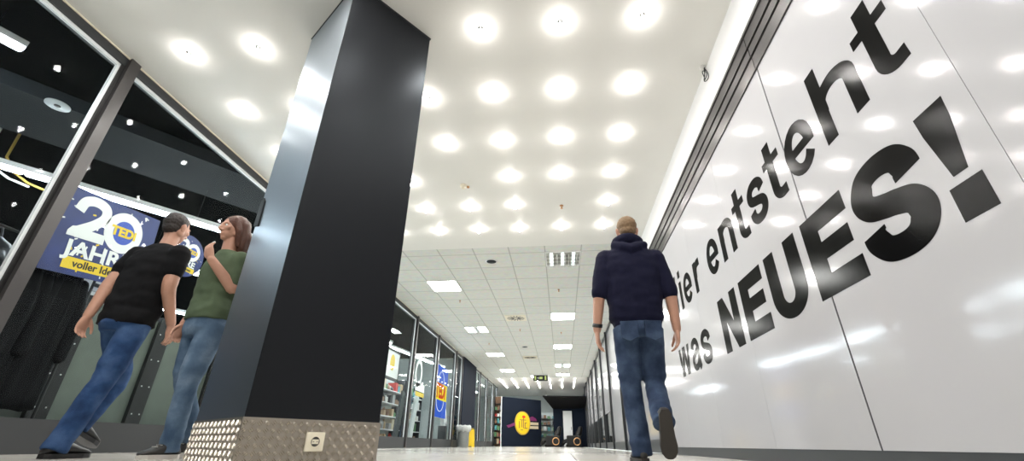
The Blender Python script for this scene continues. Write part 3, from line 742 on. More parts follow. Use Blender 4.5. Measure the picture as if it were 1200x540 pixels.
# ------------------------------------------------------------------ far left shop content
def wall_shelf(x, y0, y1, label, nsh=5, seed=1, H=2.2, pale=True):
    s = thing('shelf_unit', label, 'shelf', (x, (y0+y1)/2, 0), 0, 'tall shelves in the far left shops')
    obj('back', MB().box(x-.42, x-.40, y0, y1, .05, H), M['shoplight'] if pale else M['gond'], s)
    for yy in (y0, y1-.04): obj('upright', MB().box(x-.42, x, yy, yy+.04, 0, H), M['darkmatte'], s)
    for k in range(nsh): obj('shelf', MB().box(x-.40, x, y0+.04, y1-.04, .12+k*(H-.2)/nsh-.025, .12+k*(H-.2)/nsh), M['wht'], s)
    rng = random.Random(seed)
    for k in range(nsh):
        z = .12+k*(H-.2)/nsh; y = y0+.06
        while y < y1-.28:
            w = rng.uniform(.13, .26); h_ = rng.uniform(.15, min(.33, (H-.2)/nsh-.06)); mm = rng.choice(GOODS)
            mb = MB()
            if rng.random() < .5: mb.box(x-.36, x-.06, y, y+w, z, z+h_)
            else:
                r = w/2; cx, cy = x-.2, y+r
                mb.loft([[V((cx+q*math.cos(2*PI*j/12), cy+q*math.sin(2*PI*j/12), zz)) for j in range(12)] for q, zz in ((r*.8, z), (r, z+.03), (r, z+h_*.7), (r*.45, z+h_*.82), (r*.45, z+h_))])
            tag(obj('packaged_item', mb, mm), 'small packaged item on the tall shelves inside the far left shops', 'goods', 'goods on the tall far shelves')
            y += w+rng.uniform(.02, .12)
for k in range(4): wall_shelf(-5.7, 9.6+k*2.3, 11.8+k*2.3, 'tall pale shelf full of goods, '+['nearest the pillar edge', 'behind the blue-white slide display', 'behind the blue banner', 'last before the dark wall'][k], 5, k+1)
for k in range(4): wall_shelf(-5.9, 21.2+k*2.2, 23.3+k*2.2, 'tall shelf in the last left shop, '+ORD[k]+' from the dark wall', 5, k+11, 2.3)
# framed price poster
fp = thing('framed_poster', 'white poster in dark frame hanging beside the pillar edge in far window', 'poster', (-4.3, 11.2, 2.0))
obj('frame', MB().box(-4.32, -4.30, 10.55, 11.75, 1.55, 2.32), M['blk'], fp); obj('sheet', MB().box(-4.30, -4.295, 10.62, 11.68, 1.62, 2.25), M['wht'], fp)
bl = MB(); disc2d(bl, LW(-4.294), 11.2, 1.98, .16, .2, 0, .003); obj('picture', bl, M['yellow'], fp)
# white figure poster with round badge
rp = thing('round_poster', 'round white and yellow anniversary sticker in the far window beside the banner', 'poster', (-4.2, 13.4, 1.9))
TT = LW(-4.205)
q = MB(); ring2d(q, TT, 13.2, 2.0, .22, .27, .34, .40, 0, .004); obj('numeral', q, M['wht'], rp)
q = MB(); q.box(13.0, 13.9, 1.5, 1.72, 0, .004, TT); obj('headline', q, M['wht'], rp)
q = MB(); q.box(13.05, 13.9, 1.36, 1.48, 0, .004, TT); obj('band', q, M['yellow'], rp)
# slide-like display of blue-white boards
sl_ = thing('slanted_display', 'slanted blue-white display board leaning behind far window under the sticker', 'display', (-4.7, 13.6, 0))
for k in range(3):
    T = Matrix.Translation(V((-4.75+.07*k, 13.2+.45*k, 0))) @ Matrix.Rotation(-.28, 4, 'X')
    obj('board', MB().box(-.03, .03, -.16, .16, .12, 1.55, T), [M['shopwall'], M['jeansl'], M['strip']][k], sl_)
obj('base', MB().box(-4.95, -4.40, 12.9, 14.6, 0, .14), M['shopgrey'], sl_)
# blue banner, back-lit
bn = thing('banner', 'tall blue light box with yellow band and white bag outline in far window', 'sign', (-4.22, 15.8, 1.7))
M['bannerblue'] = emis('banner_blue_glow', (.07, .17, .80), .75); M['banneryellow'] = emis('banner_yellow_glow', (1, .80, .04), .95); M['bannerwhite'] = emis('banner_white_glow', (.9, .95, 1), .9); M['bannerred'] = emis('banner_red_glow', (.75, .08, .02), .8)
by0, by1 = 15.05, 16.9
obj('case', MB().box(-4.30, -4.235, by0, by1, .92, 2.62), M['wht'], bn); obj('face', MB().box(-4.235, -4.228, by0, by1, .92, 2.62), M['bannerblue'], bn)
TB = LW(-4.226)
obj('band', MB().box(by0+.05, by1-.05, 1.48, 2.03, 0, .004, TB), M['banneryellow'], bn)
obj('shop_name', text_mb('TEDi', .62, TB @ Matrix.Translation(V(((by0+by1)/2, 1.75, .005))), .002, .03), M['bannerred'], bn)
ol = MB(); cyb = (by0+by1)/2
ol.tube([TB @ V((cyb+.42*math.cos(a), 2.03+.40*math.sin(a), 0)) for a in [PI*i/16 for i in range(17)]], .012, 6)
ol.tube([TB @ V((cyb+.5*math.cos(a), 1.48+.36*math.sin(a), 0)) for a in [PI+PI*i/16 for i in range(17)]], .012, 6)
obj('bag_outline', ol, M['bannerwhite'], bn)
# dressed white figure in the last bay
fg = thing('mannequin', 'small pale mannequin on a dark base standing behind the last bay before dark wall', 'mannequin', (-4.55, 17.9, 0))
mq = MB(); mq.tube([(-4.55, 17.9, .75), (-4.55, 17.9, 1.05), (-4.55, 17.9, 1.3)], [.10, .13, .09]); mq.ball((-4.55, 17.9, 1.52), (.085, .09, .11)); mq.tube([(-4.55, 17.9, 1.3), (-4.55, 17.9, 1.48)], .04)
for s in (-1, 1): mq.tube([(-4.55, 17.9+s*.13, 1.26), (-4.5, 17.9+s*.2, 1.0), (-4.45, 17.9+s*.17, .8)], [.04, .035, .03], 10)
obj('torso', fused(mq, .015), M['wht'], fg); obj('stand', MB().box(-4.7, -4.4, 17.8, 18.0, 0, .72), M['darkmatte'], fg)

# ------------------------------------------------------------------ bin and floor sign by the dark wall
bx, byy = -3.75, 18.0
bn_ = thing('waste_bin', 'round grey waste bin with white liner against the dark wall', 'bin', (bx, byy, 0))
n = 28; prof = [(.20, 0), (.215, .02), (.225, .6), (.235, .62), (.235, .66)]
obj('drum', MB().loft([[V((bx+r*math.cos(2*PI*j/n), byy+r*math.sin(2*PI*j/n), z)) for j in range(n)] for r, z in prof]), M['bin'], bn_)
lin = MB().loft([[V((bx+(r+.03*math.sin(j*2.1)+.02*math.sin(j*3.7))*math.cos(2*PI*j/n), byy+(r+.03*math.sin(j*2.1))*math.sin(2*PI*j/n), z+.03*math.sin(j*1.7))) for j in range(n)] for r, z in ((.25, .53), (.28, .60), (.27, .70), (.22, .74), (.18, .70))])
obj('liner', lin, M['bag'], bn_)
fs_ = thing('floor_sign', 'yellow folding wet floor sign standing right of the waste bin', 'sign', (-3.72, 19.3, 0))
for s in (-1, 1):
    T = Matrix.Translation(V((-3.72, 19.3, 0))) @ Matrix.Rotation(.35, 4, 'Z') @ Matrix.Rotation(s*.2, 4, 'X')
    obj('board', MB().prism([(-.16, 0), (-.10, 0), (-.08, .06), (.08, .06), (.10, 0), (.16, 0), (.11, .68), (-.11, .68)], -.008, .008, T @ Matrix.Translation(V((0, -s*.14, 0))) @ Matrix.Rotation(PI/2, 4, 'X')), M['yellow'], fs_)
obj('hinge', MB().tube([(-3.82, 19.27, .68), (-3.62, 19.33, .68)], .012, 8), M['yellow'], fs_)
rbox(-3.95, 18.75, 0, .25, .3, .42, M['tanbox'] if 'tanbox' in M else GOODS[1], 'carton', 'small tan carton standing between the waste bin and the yellow sign', 'box')

# ------------------------------------------------------------------ end of the hall
struct('wall_end', MB().prism([(-3.62, 28.6), (-1.33, 31.2), (-1.33, 31.35), (-3.62, 28.75)], 0, 2.78), M['navy'])
struct('wall_end', MB().box(-13, 6, 35.9, 36, 0, 4), M['shoplight'])
struct('wall_end', MB().box(-.52, XR+.2, 30.0, 30.15, 0, 2.6), M['navy'])
struct('ceiling', MB().box(-13, 6, 30.2, 36, 3.5, 3.6), M['ceil'])
tube_light((-1.0, 33.6, 3.1), (-1.0, 31.8, 3.1), 'tube light in the bright gap beside the navy end wall')
wall_shelf_x = None
eg = V((2.29, 2.6, 0)).normalized()
TN = Matrix(((eg.x, 0, eg.y, -2.475), (eg.y, 0, -eg.x, 29.9), (0, 1, 0, 1.33), (0, 0, 0, 1)))
lg = thing('oval_sign', 'yellow oval logo sign with ribbon on the navy end wall', 'sign', (-2.475, 29.9, 1.33))
q = MB(); disc2d(q, TN, 0, 0, .66, .68, 0, .05); obj('oval', q, M['yellow'], lg)
q = MB(); ring2d(q, TN, 0, 0, .60, .62, .66, .68, .05, .056); obj('rim', q, M['orange'], lg)
q = MB()
for a, b, c_, d in ((-.30, .28, .16, .20), (-.12, -.06, -.25, .17), (.02, .08, -.3, .34), (-.34, -.28, -.3, .1), (.16, .34, -.02, .03), (.16, .22, -.28, .0), (.12, .40, -.32, -.27), (-.2, .0, -.42, -.38)): q.box(a, b, c_, d, .05, .058, TN)
obj('emblem', q, M['brownmark'] if 'brownmark' in M else GOODS[2], lg)
q = MB(); disc2d(q, TN, .08, .36, .14, .08, .05, .058); obj('emblem', q, M['red'], lg)
obj('ribbon', MB().prism([(-1.35, -.18), (-1.2, -.30), (-.55, -.12), (-.55, .06), (-1.0, -.1)], 0, .03, TN), M['purple'], lg)
obj('ribbon', MB().prism([(.5, .30), (.9, .42), (1.2, .30), (1.3, .16), (.6, .16)], 0, .03, TN), M['purple'], lg)
for z in (-.22, .0): obj('text_band', MB().box(.55, 1.42, z-.09, z+.07, .0, .035, TN), M['tanband'] if 'tanband' in M else GOODS[1], lg)
# shelf with red lights beside the navy wall
def narrow(x0, x1, y, label):
    s = thing('shelf_unit', label, 'shelf', ((x0+x1)/2, y, 0))
    obj('back', MB().box(x0, x1, y+.38, y+.40, 0, 2.8), M['brown'] if 'brown' in M else GOODS[2], s)
    for x in (x0, x1-.04): obj('upright', MB().box(x, x+.04, y, y+.4, 0, 2.8), M['wht'] if x > x0 else M['blk'], s)
    for k in range(7): obj('shelf', MB().box(x0+.04, x1-.04, y, y+.38, .15+k*.37-.02, .15+k*.37), M['blk'], s)
    rng = random.Random(5)
    for k in range(6):
        for j in range(3):
            xx = x0+.06+j*.15; h_ = rng.uniform(.15, .28)
            tag(obj('packaged_item', MB().box(xx, xx+.12, y+.08, y+.3, .15+k*.37, .15+k*.37+h_), rng.choice(GOODS)), 'small packaged item on the brown shelf beside the navy end wall', 'goods', 'goods on the brown end shelf')
narrow(-4.12, -3.64, 28.55, 'tall brown goods shelf beside the navy end wall')
for k in range(2):
    s = thing('shelf_unit', ['pale goods shelf in the bright gap, lower part left', 'pale goods shelf in the bright gap, right side'][k], 'shelf', (-1.2+.9*k, 34, 0))
    obj('back', MB().box(-1.6+.9*k, -.75+.9*k, 34.3, 34.32, 0, 2.2), M['shoplight'], s)
    for j in range(5): obj('shelf', MB().box(-1.6+.9*k, -.75+.9*k, 33.9, 34.3, .2+.4*j-.03, .2+.4*j), M['darkmatte'], s)
    for j in range(5):
        for i in range(3): tag(obj('packaged_item', MB().box(-1.55+.9*k+.27*i, -1.36+.9*k+.27*i, 34.0, 34.25, .2+.4*j, .2+.4*j+random.uniform(.15, .3)), random.choice(GOODS)), 'small packaged item on the shelves in the bright gap', 'goods', 'goods in the bright gap')
# black awning
aw = thing('awning', 'black sloping awning over the massage chairs at the hall end', 'awning', (.5, 29, 2.4))
top = MB(); TA = Matrix.Identity(4)
pts = [(-.52, 30.0, 2.16), (1.50, 30.0, 2.2), (1.44, 27.6, 2.66), (-1.06, 27.2, 2.66)]
vs = [V(p) for p in pts]+[V(p)+V((0, 0, .05)) for p in pts]
top.add(vs, [(0, 1, 2, 3), (7, 6, 5, 4), (0, 4, 5, 1), (1, 5, 6, 2), (2, 6, 7, 3), (3, 7, 4, 0)]); obj('flap', top, M['blkmatte'], aw)
obj('gusset', MB().prism([(29.99, 2.25), (27.6, 2.70), (29.2, 2.95), (29.99, 2.9)], 1.44, 1.50, Matrix(((0, 0, 1, 0), (1, 0, 0, 0), (0, 1, 0, 0), (0, 0, 0, 1)))), M['navy'], aw)
d1 = struct('door_1', MB().box(.10, .66, 29.96, 30.0, .02, 2.05), M['wht'], .005)
obj('door_handle', MB().box(.58, .61, 29.92, 29.96, .95, 1.12), M['chrome'], d1)
# massage chairs
def massage(x, y, label):
    t = local(thing('massage_chair', label, 'massage chair', (x, y, 0), .0, 'massage chairs at the hall end'))
    # local: sitter faces -X/-Y, chair seen from its side
    seat = MB(); seat.box(-.30, .34, -.27, .27, .12, .50); obj('seat', seat, M['chairblk'], t, .05)
    bk = MB().tube([V((.22, 0, .42)), V((.38, 0, .75)), V((.50, 0, 1.02))], [(.16, .27), (.18, .27), (.12, .22)], 16, (1, 0, 0)); obj('backrest', bk, M['chairblk'], t)
    obj('headrest', MB().ball((.44, 0, 1.0), (.09, .2, .11), 16, 10), M['shoe'], t)
    obj('footrest', MB().tube([V((-.30, 0, .36)), V((-.52, 0, .28)), V((-.60, 0, .14))], [(.10, .25), (.12, .26), (.09, .24)], 14, (0, 0, 1)), M['chairblk'], t)
    obj('base', MB().box(-.42, .42, -.30, .30, .0, .14), M['chairblk'], t, .03)
    for s in (-1, 1):
        a = MB(); a.box(-.36, .48, s*.34-.07, s*.34+.07, .06, .62); ar = obj('armrest', a, M['chairblk'], t, .05)
        n = 28; rr = []
        for (r, z) in ((.165, 0), (.215, 0), (.215, .025), (.165, .025)): rr.append([V((.24+r*math.cos(2*PI*j/n), s*(.41+z), .30+r*math.sin(2*PI*j/n))) for j in range(n)])
        obj('ring', MB().loft(rr, closed=True), M['copper'], ar)
    return t
m1 = massage(-.62, 28.9, 'black massage chair with copper rings, left of the pair'); dup(m1, (.62, 28.9, 0), 0, 'black massage chair with copper rings, in front of the white door')

# ------------------------------------------------------------------ right storefront beyond the hoarding
yr_ = [7.66, 9.3, 12.06, 14.83, 17.38, 20.2, 23.0, 25.6, 28.0, 30.0]
for i in range(len(yr_)-1):
    y0, y1 = yr_[i], yr_[i+1]
    w = struct('window_%d' % (30+i), MB().box(XR, XR+.1, y0, y1, 0, .2).box(XR, XR+.1, y0, y1, HC-.09, HC), M['darkmatte'])
    obj('mullion', MB().box(XR-.05, XR+.1, y1-.09, y1, 0, HC), M['dark'], w)
    obj('glass', MB().box(XR+.03, XR+.04, y0, y1-.09, .2, HC-.09), M['glassR'], w)
    obj('pale_sheet', MB().box(XR+.018, XR+.028, y0, y1-.09, .2 if i < 3 else 1.1, HC-.09), M['hoard'], w)  # pale sheet in front of the glass, starting higher in the farther bays
struct('wall_right', MB().box(3.5, 3.6, 7.62, 36, 0, HC), M['shopgrey'])
struct('ceiling', MB().box(XR+.1, 3.5, 7.62, 36, HC, HC+.1), M['shopdark'])
struct('trim_5', MB().box(XR-.30, XR, 7.66, 30, 0, .004), M['strip'])

# ================================================================== PEOPLE
def torso_rings(secs, n=28, e=2.4):
    R = []
    for (x, y, z, a, b) in secs:
        ring = []
        for j in range(n):
            t = 2*PI*j/n; c_, s_ = math.cos(t), math.sin(t)
            ring.append(V((x+a*math.copysign(abs(c_)**(2/e), c_), y+b*math.copysign(abs(s_)**(2/e), s_), z)))
        R.append(ring)
    return R
def bend(p0, p1, p2, k=5):
    """smooth path through a joint"""
    p0, p1, p2 = V(p0), V(p1), V(p2); out = [p0, p0.lerp(p1, .45), p0.lerp(p1, .85)]
    a, b = p0.lerp(p1, .85), p1.lerp(p2, .15)
    for i in range(1, k): t = i/k; out.append(a.lerp(p1, t).lerp(p1.lerp(b, t), t))
    return out+[b, p1.lerp(p2, .55), p2]
def radii(n, r0, r1, r2, mid=None):
    out = []
    for i in range(n):
        t = i/(n-1); r = r0+(r1-r0)*t*2 if t < .5 else r1+(r2-r1)*(t-.5)*2
        if mid: r += mid*max(0, math.sin(PI*(t*2-1))) if t > .5 else 0
        out.append(r)
    return out
def hand(mb, W, Dv, N, S, curl=.5, k=1.0):
    W, Dv, N, S = V(W), V(Dv).normalized(), V(N).normalized(), V(S).normalized()
    ringp = [(0, .027, .020), (.03, .036, .019), (.065, .043, .017), (.095, .042, .014)]
    pts = [W+Dv*d*k for d, _, _ in ringp]; mb.tube(pts, [(a*k, b*k) for _, a, b in ringp], 14, S)
    for off, ln in ((.033, .074), (.0115, .083), (-.0105, .077), (-.031, .060)):
        p = W+Dv*.093*k+S*off*k; d = (Dv+S*off*1.6).normalized(); P = [p-d*.02, p]; a = 0
        for seg, c_ in ((.46, .45), (.30, .55), (.24, .4)):
            a += c_*curl; p = p+(d*math.cos(a)+N*math.sin(a))*ln*seg*k; P.append(p)
        mb.tube(P, [.0092*k, .0092*k, .0086*k, .0080*k, .0070*k], 10)
    b0 = W+Dv*.022*k+S*.026*k+N*.004; d = (S*.62+Dv*.78+N*.25*curl).normalized(); b1 = b0+d*.045*k
    d2 = (S*.28+Dv*.93+N*.35*curl).normalized(); b2_ = b1+d2*.034*k; b3 = b2_+(Dv+N*.45*curl).normalized()*.026*k
    mb.tube([b0, b1, b2_, b3], [.015*k, .0125*k, .0105*k, .0085*k], 10)
def head(mb, C, F, k=1.0, fem=False):
    C = V(C); F = V(F).normalized(); U = V((0, 0, 1)); U = (U-F*U.dot(F)).normalized(); R = F.cross(U)
    B = Matrix((R, F, U)).transposed()
    g = lambda r, f, u: C+B @ V((r*k, f*k, u*k))
    T = B.to_4x4()
    e = lambda r, f, u, a, b, c_: mb.ball(g(r, f, u), (a*k, b*k, c_*k), 20, 14, T)
    e(0, -.012, .030, .076, .098, .088); e(0, .012, -.01, .070, .082, .085); e(0, .026, -.052, .055, .064, .055); e(0, .058, -.088, .026, .026, .022)
    e(0, .082, .028, .050, .016, .014)
    for s in (-1, 1):
        e(s*.043, .064, -.014, .022, .022, .020); e(s*.060, -.004, -.045, .018, .03, .03)
        e(s*.079, -.012, -.005, .009, .022, .034); e(s*.086, -.018, .006, .006, .018, .024); e(s*.015, .094, -.032, .010, .012, .009)
    mb.tube([g(0, .090, .022), g(0, .104, -.008), g(0, .112, -.026)], [.009*k, .011*k, .012*k], 10)
    e(0, .083, -.055, .024, .014, .006); e(0, .081, -.066, .021, .014, .007)
    return g, T
def shoe(person, heel, F, U, mats, L=.285, k=1.0):
    heel, F, U = V(heel), V(F).normalized(), V(U).normalized(); U = (U-F*U.dot(F)).normalized(); R = F.cross(U)
    prof = [(0, .020, .05), (.03, .034, .088), (.10, .036, .098), (.16, .040, .078), (.21, .047, .058), (.25, .043, .046), (.275, .028, .036), (.285, .012, .028)]
    rings = []
    for d, w, hh in prof:
        ring = []
        for j in range(16):
            t = 2*PI*j/16; ring.append(heel+F*(d*L/.285)+R*(w*k*math.cos(t))+U*(.022+(hh-.018)/2+(hh-.018)/2*math.sin(t)))
        rings.append(ring)
    s = obj('shoe', MB().loft(rings), mats[0], person)
    out = []
    for d, w, _ in prof: out.append((d*L/.285, w*1.08*k))
    poly_ = [(a, b) for a, b in out]+[(a, -b) for a, b in out[::-1]]
    poly_ = [(-.008, .012)]+poly_+[(-.008, -.012)]
    T = Matrix(((F.x, R.x, U.x, heel.x), (F.y, R.y, U.y, heel.y), (F.z, R.z, U.z, heel.z), (0, 0, 0, 1)))
    so = MB().prism(poly_[1:-1], 0, .026, T); obj('sole', so, mats[1], s)
    lc = MB()
    for q in (.11, .135, .16): lc.box(q, q+.008, -.022, .022, .085-(q-.11)*.35, .09-(q-.11)*.35, T)
    obj('laces', lc, mats[1], s)
def person(label, loc, rot, J, shirt, jeans, hairm, shoes, cloth, heady=(0, 1, -.05), hk=1.0, fem=False):
    body = MB()
    tz = J['torso']
    body.loft(torso_rings([(x, y, z, a*.86, b*.86) for x, y, z, a, b in tz]))
    for s, key in ((-1, 'L'), (1, 'R')):
        sh, el, wr = (V(q) for q in J['arm'+key]); pts = bend(sh, el, wr)
        body.tube(pts, radii(len(pts), .056*hk, .047*hk, .031*hk, .006), 14)
        d = (wr-el).normalized(); hd = J.get('hand'+key)
        Dv = V(hd[0]) if hd else d; N = V(hd[1]) if hd else V((-s, 0, 0)); S = V(hd[2]) if hd else V((0, 1, 0))
        N = (N-Dv.normalized()*N.dot(Dv.normalized())).normalized(); S2 = Dv.normalized().cross(N)
        if S2.dot(S) < 0: S2 = -S2
        hand(body, wr+d*.005, Dv, N, S2, J.get('curl', .5), .96*hk)
        hp, kn, an = (V(q) for q in J['leg'+key]); pts = bend(hp, kn, an); body.tube(pts, radii(len(pts), .078, .05, .036, .012), 14)
        f = V(J['foot'+key][0]).normalized(); u_ = V(J['foot'+key][1]).normalized(); body.tube([an, an-u_*.04+f*.03, an-u_*.062+f*.09], [.032, .025, .014], 12)
    C = V(J['head']); nb = V((tz[-1][0], tz[-1][1], tz[-1][2]-.06))
    body.tube([nb, nb.lerp(C, .55), C+V((0, -.012, -.03))], [.062*hk, .055*hk, .055*hk], 16)
    g, T = head(body, C, heady, hk, fem)
    p = tag(obj('person', fused(body, .0052, 2, .5), M['skin']), label, 'person'); p.location = loc; p.rotation_euler = (0, 0, rot)
    # hair
    hm = MB()
    if fem:
        hm.ball(g(0, -.024, .042), (.092*hk, .104*hk, .092*hk), 24, 16, T)
        for s in (-1, 0, 1): hm.tube([g(s*.055, -.055, .03), g(s*.065, -.075, -.08), g(s*.06, -.07, -.17), g(s*.05, -.055, -.22)], [.045, .05, .042, .02], 12)
        for s in (-1, 1): hm.tube([g(s*.06, .02, .07), g(s*.085, .0, -.03), g(s*.08, -.02, -.15)], [.025, .024, .016], 10)
        hmesh = fused(hm, .006, 2, .5, lambda q: .006*noise.noise(V((q.x*45, q.y*45, q.z*7))))
    else:
        hm.ball(g(0, -.024, .040), (.081*hk, .098*hk, .088*hk), 24, 16, T)
        hm.ball(g(0, -.050, -.015), (.066*hk, .056*hk, .055*hk), 20, 14, T)
        hm.ball(g(0, .03, .085), (.055*hk, .05*hk, .035*hk), 20, 14, T)
        hmesh = fused(hm, .006, 2, .5, lambda q: .004*noise.noise(q*70))
    obj('hair', hmesh, hairm, p)
    for s in (-1, 1):
        eb = MB().ball(g(s*.032, .079, .010), (.012, .010, .0085), 12, 8, T); e_ = obj('eye', eb, M['eye'], p)
        obj('iris', MB().ball(g(s*.032, .0865, .010), (.0055, .004, .0055), 10, 8, T), M['iris'], e_)
    # shirt
    sm = MB(); sm.loft(torso_rings(tz))
    for key in 'LR':
        sh, el, wr = (V(q) for q in J['arm'+key]); ss = cloth['sleeve']; r = cloth['sr']
        if ss <= 1: pts = [sh, sh.lerp(el, .5*ss), sh.lerp(el, ss)]; sm.tube(pts, [r[0], (r[0]+r[1])/2, r[1]], 18)
        else:
            pts = bend(sh, el, el.lerp(wr, (ss-1)/.7)); sm.tube(pts, radii(len(pts), r[0], r[1], r[1]*1.0), 18)
        sm.ball(sh+V((0, 0, -.012)), r[0]*.97)
    if cloth.get('hood'):
        cx, cy, cz = tz[-1][0], tz[-1][1], tz[-1][2]
        arcp = [V((cx+.105*math.sin(a), cy+.02-.085*math.cos(a), cz+.012+.03*math.cos(a))) for a in [(-150+300*i/16)*PI/180 for i in range(17)]]
        sm.tube(arcp, [.028+.026*max(0, math.cos((-150+300*i/16)*PI/180)) for i in range(17)], 12)
        sm.tube([V((cx-.115, cy-.07, cz-.015)), V((cx-.06, cy-.10, cz-.045)), V((cx, cy-.108, cz-.075)), V((cx+.06, cy-.10, cz-.045)), V((cx+.115, cy-.07, cz-.015))], [.032, .045, .055, .045, .032], 14)
    wa = cloth.get('wa', .006)
    zc = tz[0][2]
    def wrf(q):
        f = noise.noise(V((q.x*7, q.y*7, q.z*13)))+.5*noise.noise(V((q.x*16+3, q.y*16, q.z*22)))
        w = 1.0+1.2*max(0, 1-abs(q.z-zc-.12)/.15)
        return wa*f*w
    so = obj('hoodie' if cloth.get('hood') else 'shirt', fused(sm, .0085, 3, .5, wrf), shirt, p)
    # jeans
    jm = MB(); hz = J['legL'][0][2]; jx = (J['legL'][0][0]+J['legR'][0][0])/2; jy = (J['legL'][0][1]+J['legR'][0][1])/2
    jw = cloth.get('hipw', .165)
    jm.loft(torso_rings([(jx, jy, hz+.07, jw*.93, .108), (jx, jy, hz+.03, jw*.97, .120), (jx, jy-.008, hz-.06, jw*1.02, .132), (jx, jy-.005, hz-.11, jw*.93, .11)], 28, 2.2))
    for key in 'LR':
        hp, kn, an = (V(q) for q in J['leg'+key]); pts = bend(hp+V((0, 0, -.03)), kn, an+(kn-an).normalized()*-.055)
        r = cloth.get('jr', (.094, .070, .066)); jm.tube(pts, radii(len(pts), *r), 20, None, True, False)
    kz = [(V(J['leg'+k][1]), V(J['leg'+k][2])) for k in 'LR']
    def wrj(q):
        f = noise.noise(V((q.x*9, q.y*9, q.z*20))); w = .5
        for kn, an in kz: w += 1.6*max(0, 1-(q-kn-V((0, -.03, 0))).length/.13)+1.8*max(0, 1-(q-an-V((0, 0, .04))).length/.15)
        return .0065*f*w
    jo = obj('jeans', fused(jm, .0085, 3, .5, wrj), jeans, p)
    for key in 'LR':
        an = V(J['leg'+key][2]); F, U = V(J['foot'+key][0]).normalized(), V(J['foot'+key][1]).normalized()
        shoe(p, an-U*(.09)-F*.075, F, U, shoes, J.get('shoelen', .285))
    return p, g

# man walking away on the right
TZR = [(0, 0, .885, .172, .122), (0, 0, .92, .178, .128), (0, .0, .945, .197, .140), (0, 0, 1.05, .203, .146), (0, -.005, 1.2, .212, .146), (0, -.005, 1.33, .222, .138), (0, 0, 1.42, .222, .122), (0, .005, 1.47, .196, .108), (0, .015, 1.515, .135, .092), (0, .025, 1.545, .092, .080)]
J = dict(torso=TZR, head=(.012, .05, 1.69),
         armL=((-.185, 0, 1.425), (-.262, -.02, 1.135), (-.292, .05, .885)), armR=((.185, 0, 1.42), (.262, -.03, 1.12), (.272, -.02, .865)),
         handL=((-.01, .12, -1), (1, 0, .1), (0, 1, 0)), handR=((-.06, .02, -1), (-1, 0, 0), (0, 1, 0)), curl=.75,
         legL=((-.088, 0, .91), (-.09, .04, .49), (-.068, .02, .095)), legR=((.088, 0, .91), (.080, .06, .50), (.045, -.235, .258)),
         footL=((-.06, 1, 0), (0, 0, 1)), footR=((.05, .30, -1), (0, 1, .30)))
pr, g = person('man in navy hoodie and dark jeans walking away beside the lettered hoarding', (.585, 3.27, 0), 0, J, M['hoodie'], M['jeans'], M['hairl'], (M['shoe'], M['sole']), dict(sleeve=.93, sr=(.086, .066), hood=True, wa=.006, hipw=.165, jr=(.095, .072, .068)), (0, 1, -.12))
wb = MB(); q0 = V((-.288, .042, .915)); n = 20; rr = []
ax = (V((-.292, .05, .885))-V((-.262, -.02, 1.135))).normalized(); a1 = ax.orthogonal().normalized(); a2 = ax.cross(a1)
for (r, z) in ((.030, -.014), (.038, -.014), (.038, .014), (.030, .014)): rr.append([q0+a1*r*math.cos(2*PI*j/n)+a2*r*math.sin(2*PI*j/n)+ax*z for j in range(n)])
wb.loft(rr, closed=True); obj('wristwatch', wb, M['blk'], pr)
for s in (-1, 1):
    T = Matrix.Translation(V((s*.082, -.128, .84))) @ Matrix.Rotation(s*.12, 4, 'Z') @ Matrix.Rotation(.04, 4, 'X') @ Matrix(((1, 0, 0, 0), (0, 0, 1, 0), (0, 1, 0, 0), (0, 0, 0, 1)))
    obj('pocket', MB().prism([(-.06, .06), (.06, .06), (.058, -.055), (0, -.08), (-.058, -.055)], -.02, .004, T), M['jeans'], pr, .003)

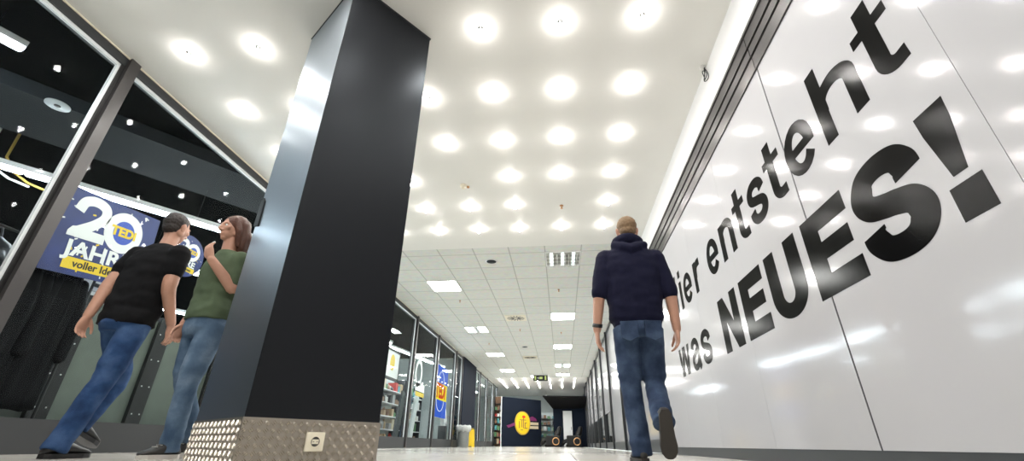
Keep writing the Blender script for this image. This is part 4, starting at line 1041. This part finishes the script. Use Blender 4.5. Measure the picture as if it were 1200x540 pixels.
# man in black on the left
TZL = [(0, -.055, .845, .188, .128), (0, -.05, .95, .190, .134), (0, -.04, 1.08, .186, .130), (0, -.028, 1.2, .196, .134), (0, -.018, 1.33, .208, .130), (0, -.01, 1.42, .190, .110), (0, .0, 1.475, .135, .090), (0, .012, 1.51, .080, .070)]
J = dict(torso=TZL, head=(0, .045, 1.685),
         armL=((-.178, -.02, 1.42), (-.215, -.11, 1.14), (-.20, -.17, .90)), armR=((.178, -.02, 1.42), (.215, -.04, 1.13), (.205, .10, .90)),
         handL=((0, -.12, -1), (1, 0, .1), (0, 1, 0)), handR=((0, .30, -1), (-1, 0, 0), (0, 1, .2)), curl=.7,
         legL=((-.088, -.05, .91), (-.09, .14, .50), (-.09, .0, .22)), legR=((.088, -.05, .91), (.092, -.13, .49), (.09, -.25, .092)),
         footL=((0, 1, -.45), (0, .45, 1)), footR=((0, 1, 0), (0, 0, 1)))
pl_, g = person('man in black t-shirt and blue jeans striding past the left shop window', (-3.126, 2.88, 0), 0, J, M['tee'], M['jeansb'], M['hairb'], (M['blk'], M['blk']), dict(sleeve=.52, sr=(.080, .072), wa=.007, hipw=.162, jr=(.092, .070, .066)), (0, 1, -.08))
# woman in green
TZW = [(0, 0, .885, .168, .135), (0, 0, .95, .172, .135), (0, 0, 1.06, .160, .125), (0, .005, 1.18, .165, .130), (0, .005, 1.28, .170, .125), (0, 0, 1.36, .150, .100), (0, 0, 1.405, .105, .082), (0, .005, 1.44, .066, .064)]
J = dict(torso=TZW, head=(0, .03, 1.62),
         armL=((-.148, 0, 1.345), (-.185, .0, 1.10), (-.115, .185, 1.29)), armR=((.148, 0, 1.345), (.18, -.03, 1.09), (.17, .06, .87)),
         handL=((.35, .25, .9), (.2, -1, .3), (1, .2, -.2)), handR=((0, .2, -1), (-1, 0, 0), (0, 1, 0)), curl=.8,
         legL=((-.082, 0, .88), (-.08, .05, .48), (-.08, .04, .09)), legR=((.082, 0, .88), (.085, -.02, .48), (.085, -.20, .11)),
         footL=((-.1, 1, 0), (0, 0, 1)), footR=((.05, 1, -.2), (0, .2, 1)), shoelen=.25)
pw, g = person('woman in green t-shirt and light jeans, half hidden behind the pillar', (-2.543, 2.891, 0), math.radians(162.5), J, M['green'], M['jeansl'], M['hairr'], (M['shoe'], M['solew']), dict(sleeve=.72, sr=(.074, .066), wa=.008, hipw=.165, jr=(.090, .066, .060)), (.1, 1, -.05), .95, True)

# ================================================================== light
w = bpy.data.worlds.new('world'); sc.world = w; w.use_nodes = True
w.node_tree.nodes['Background'].inputs[0].default_value = (.8, .85, .9, 1); w.node_tree.nodes['Background'].inputs[1].default_value = .15
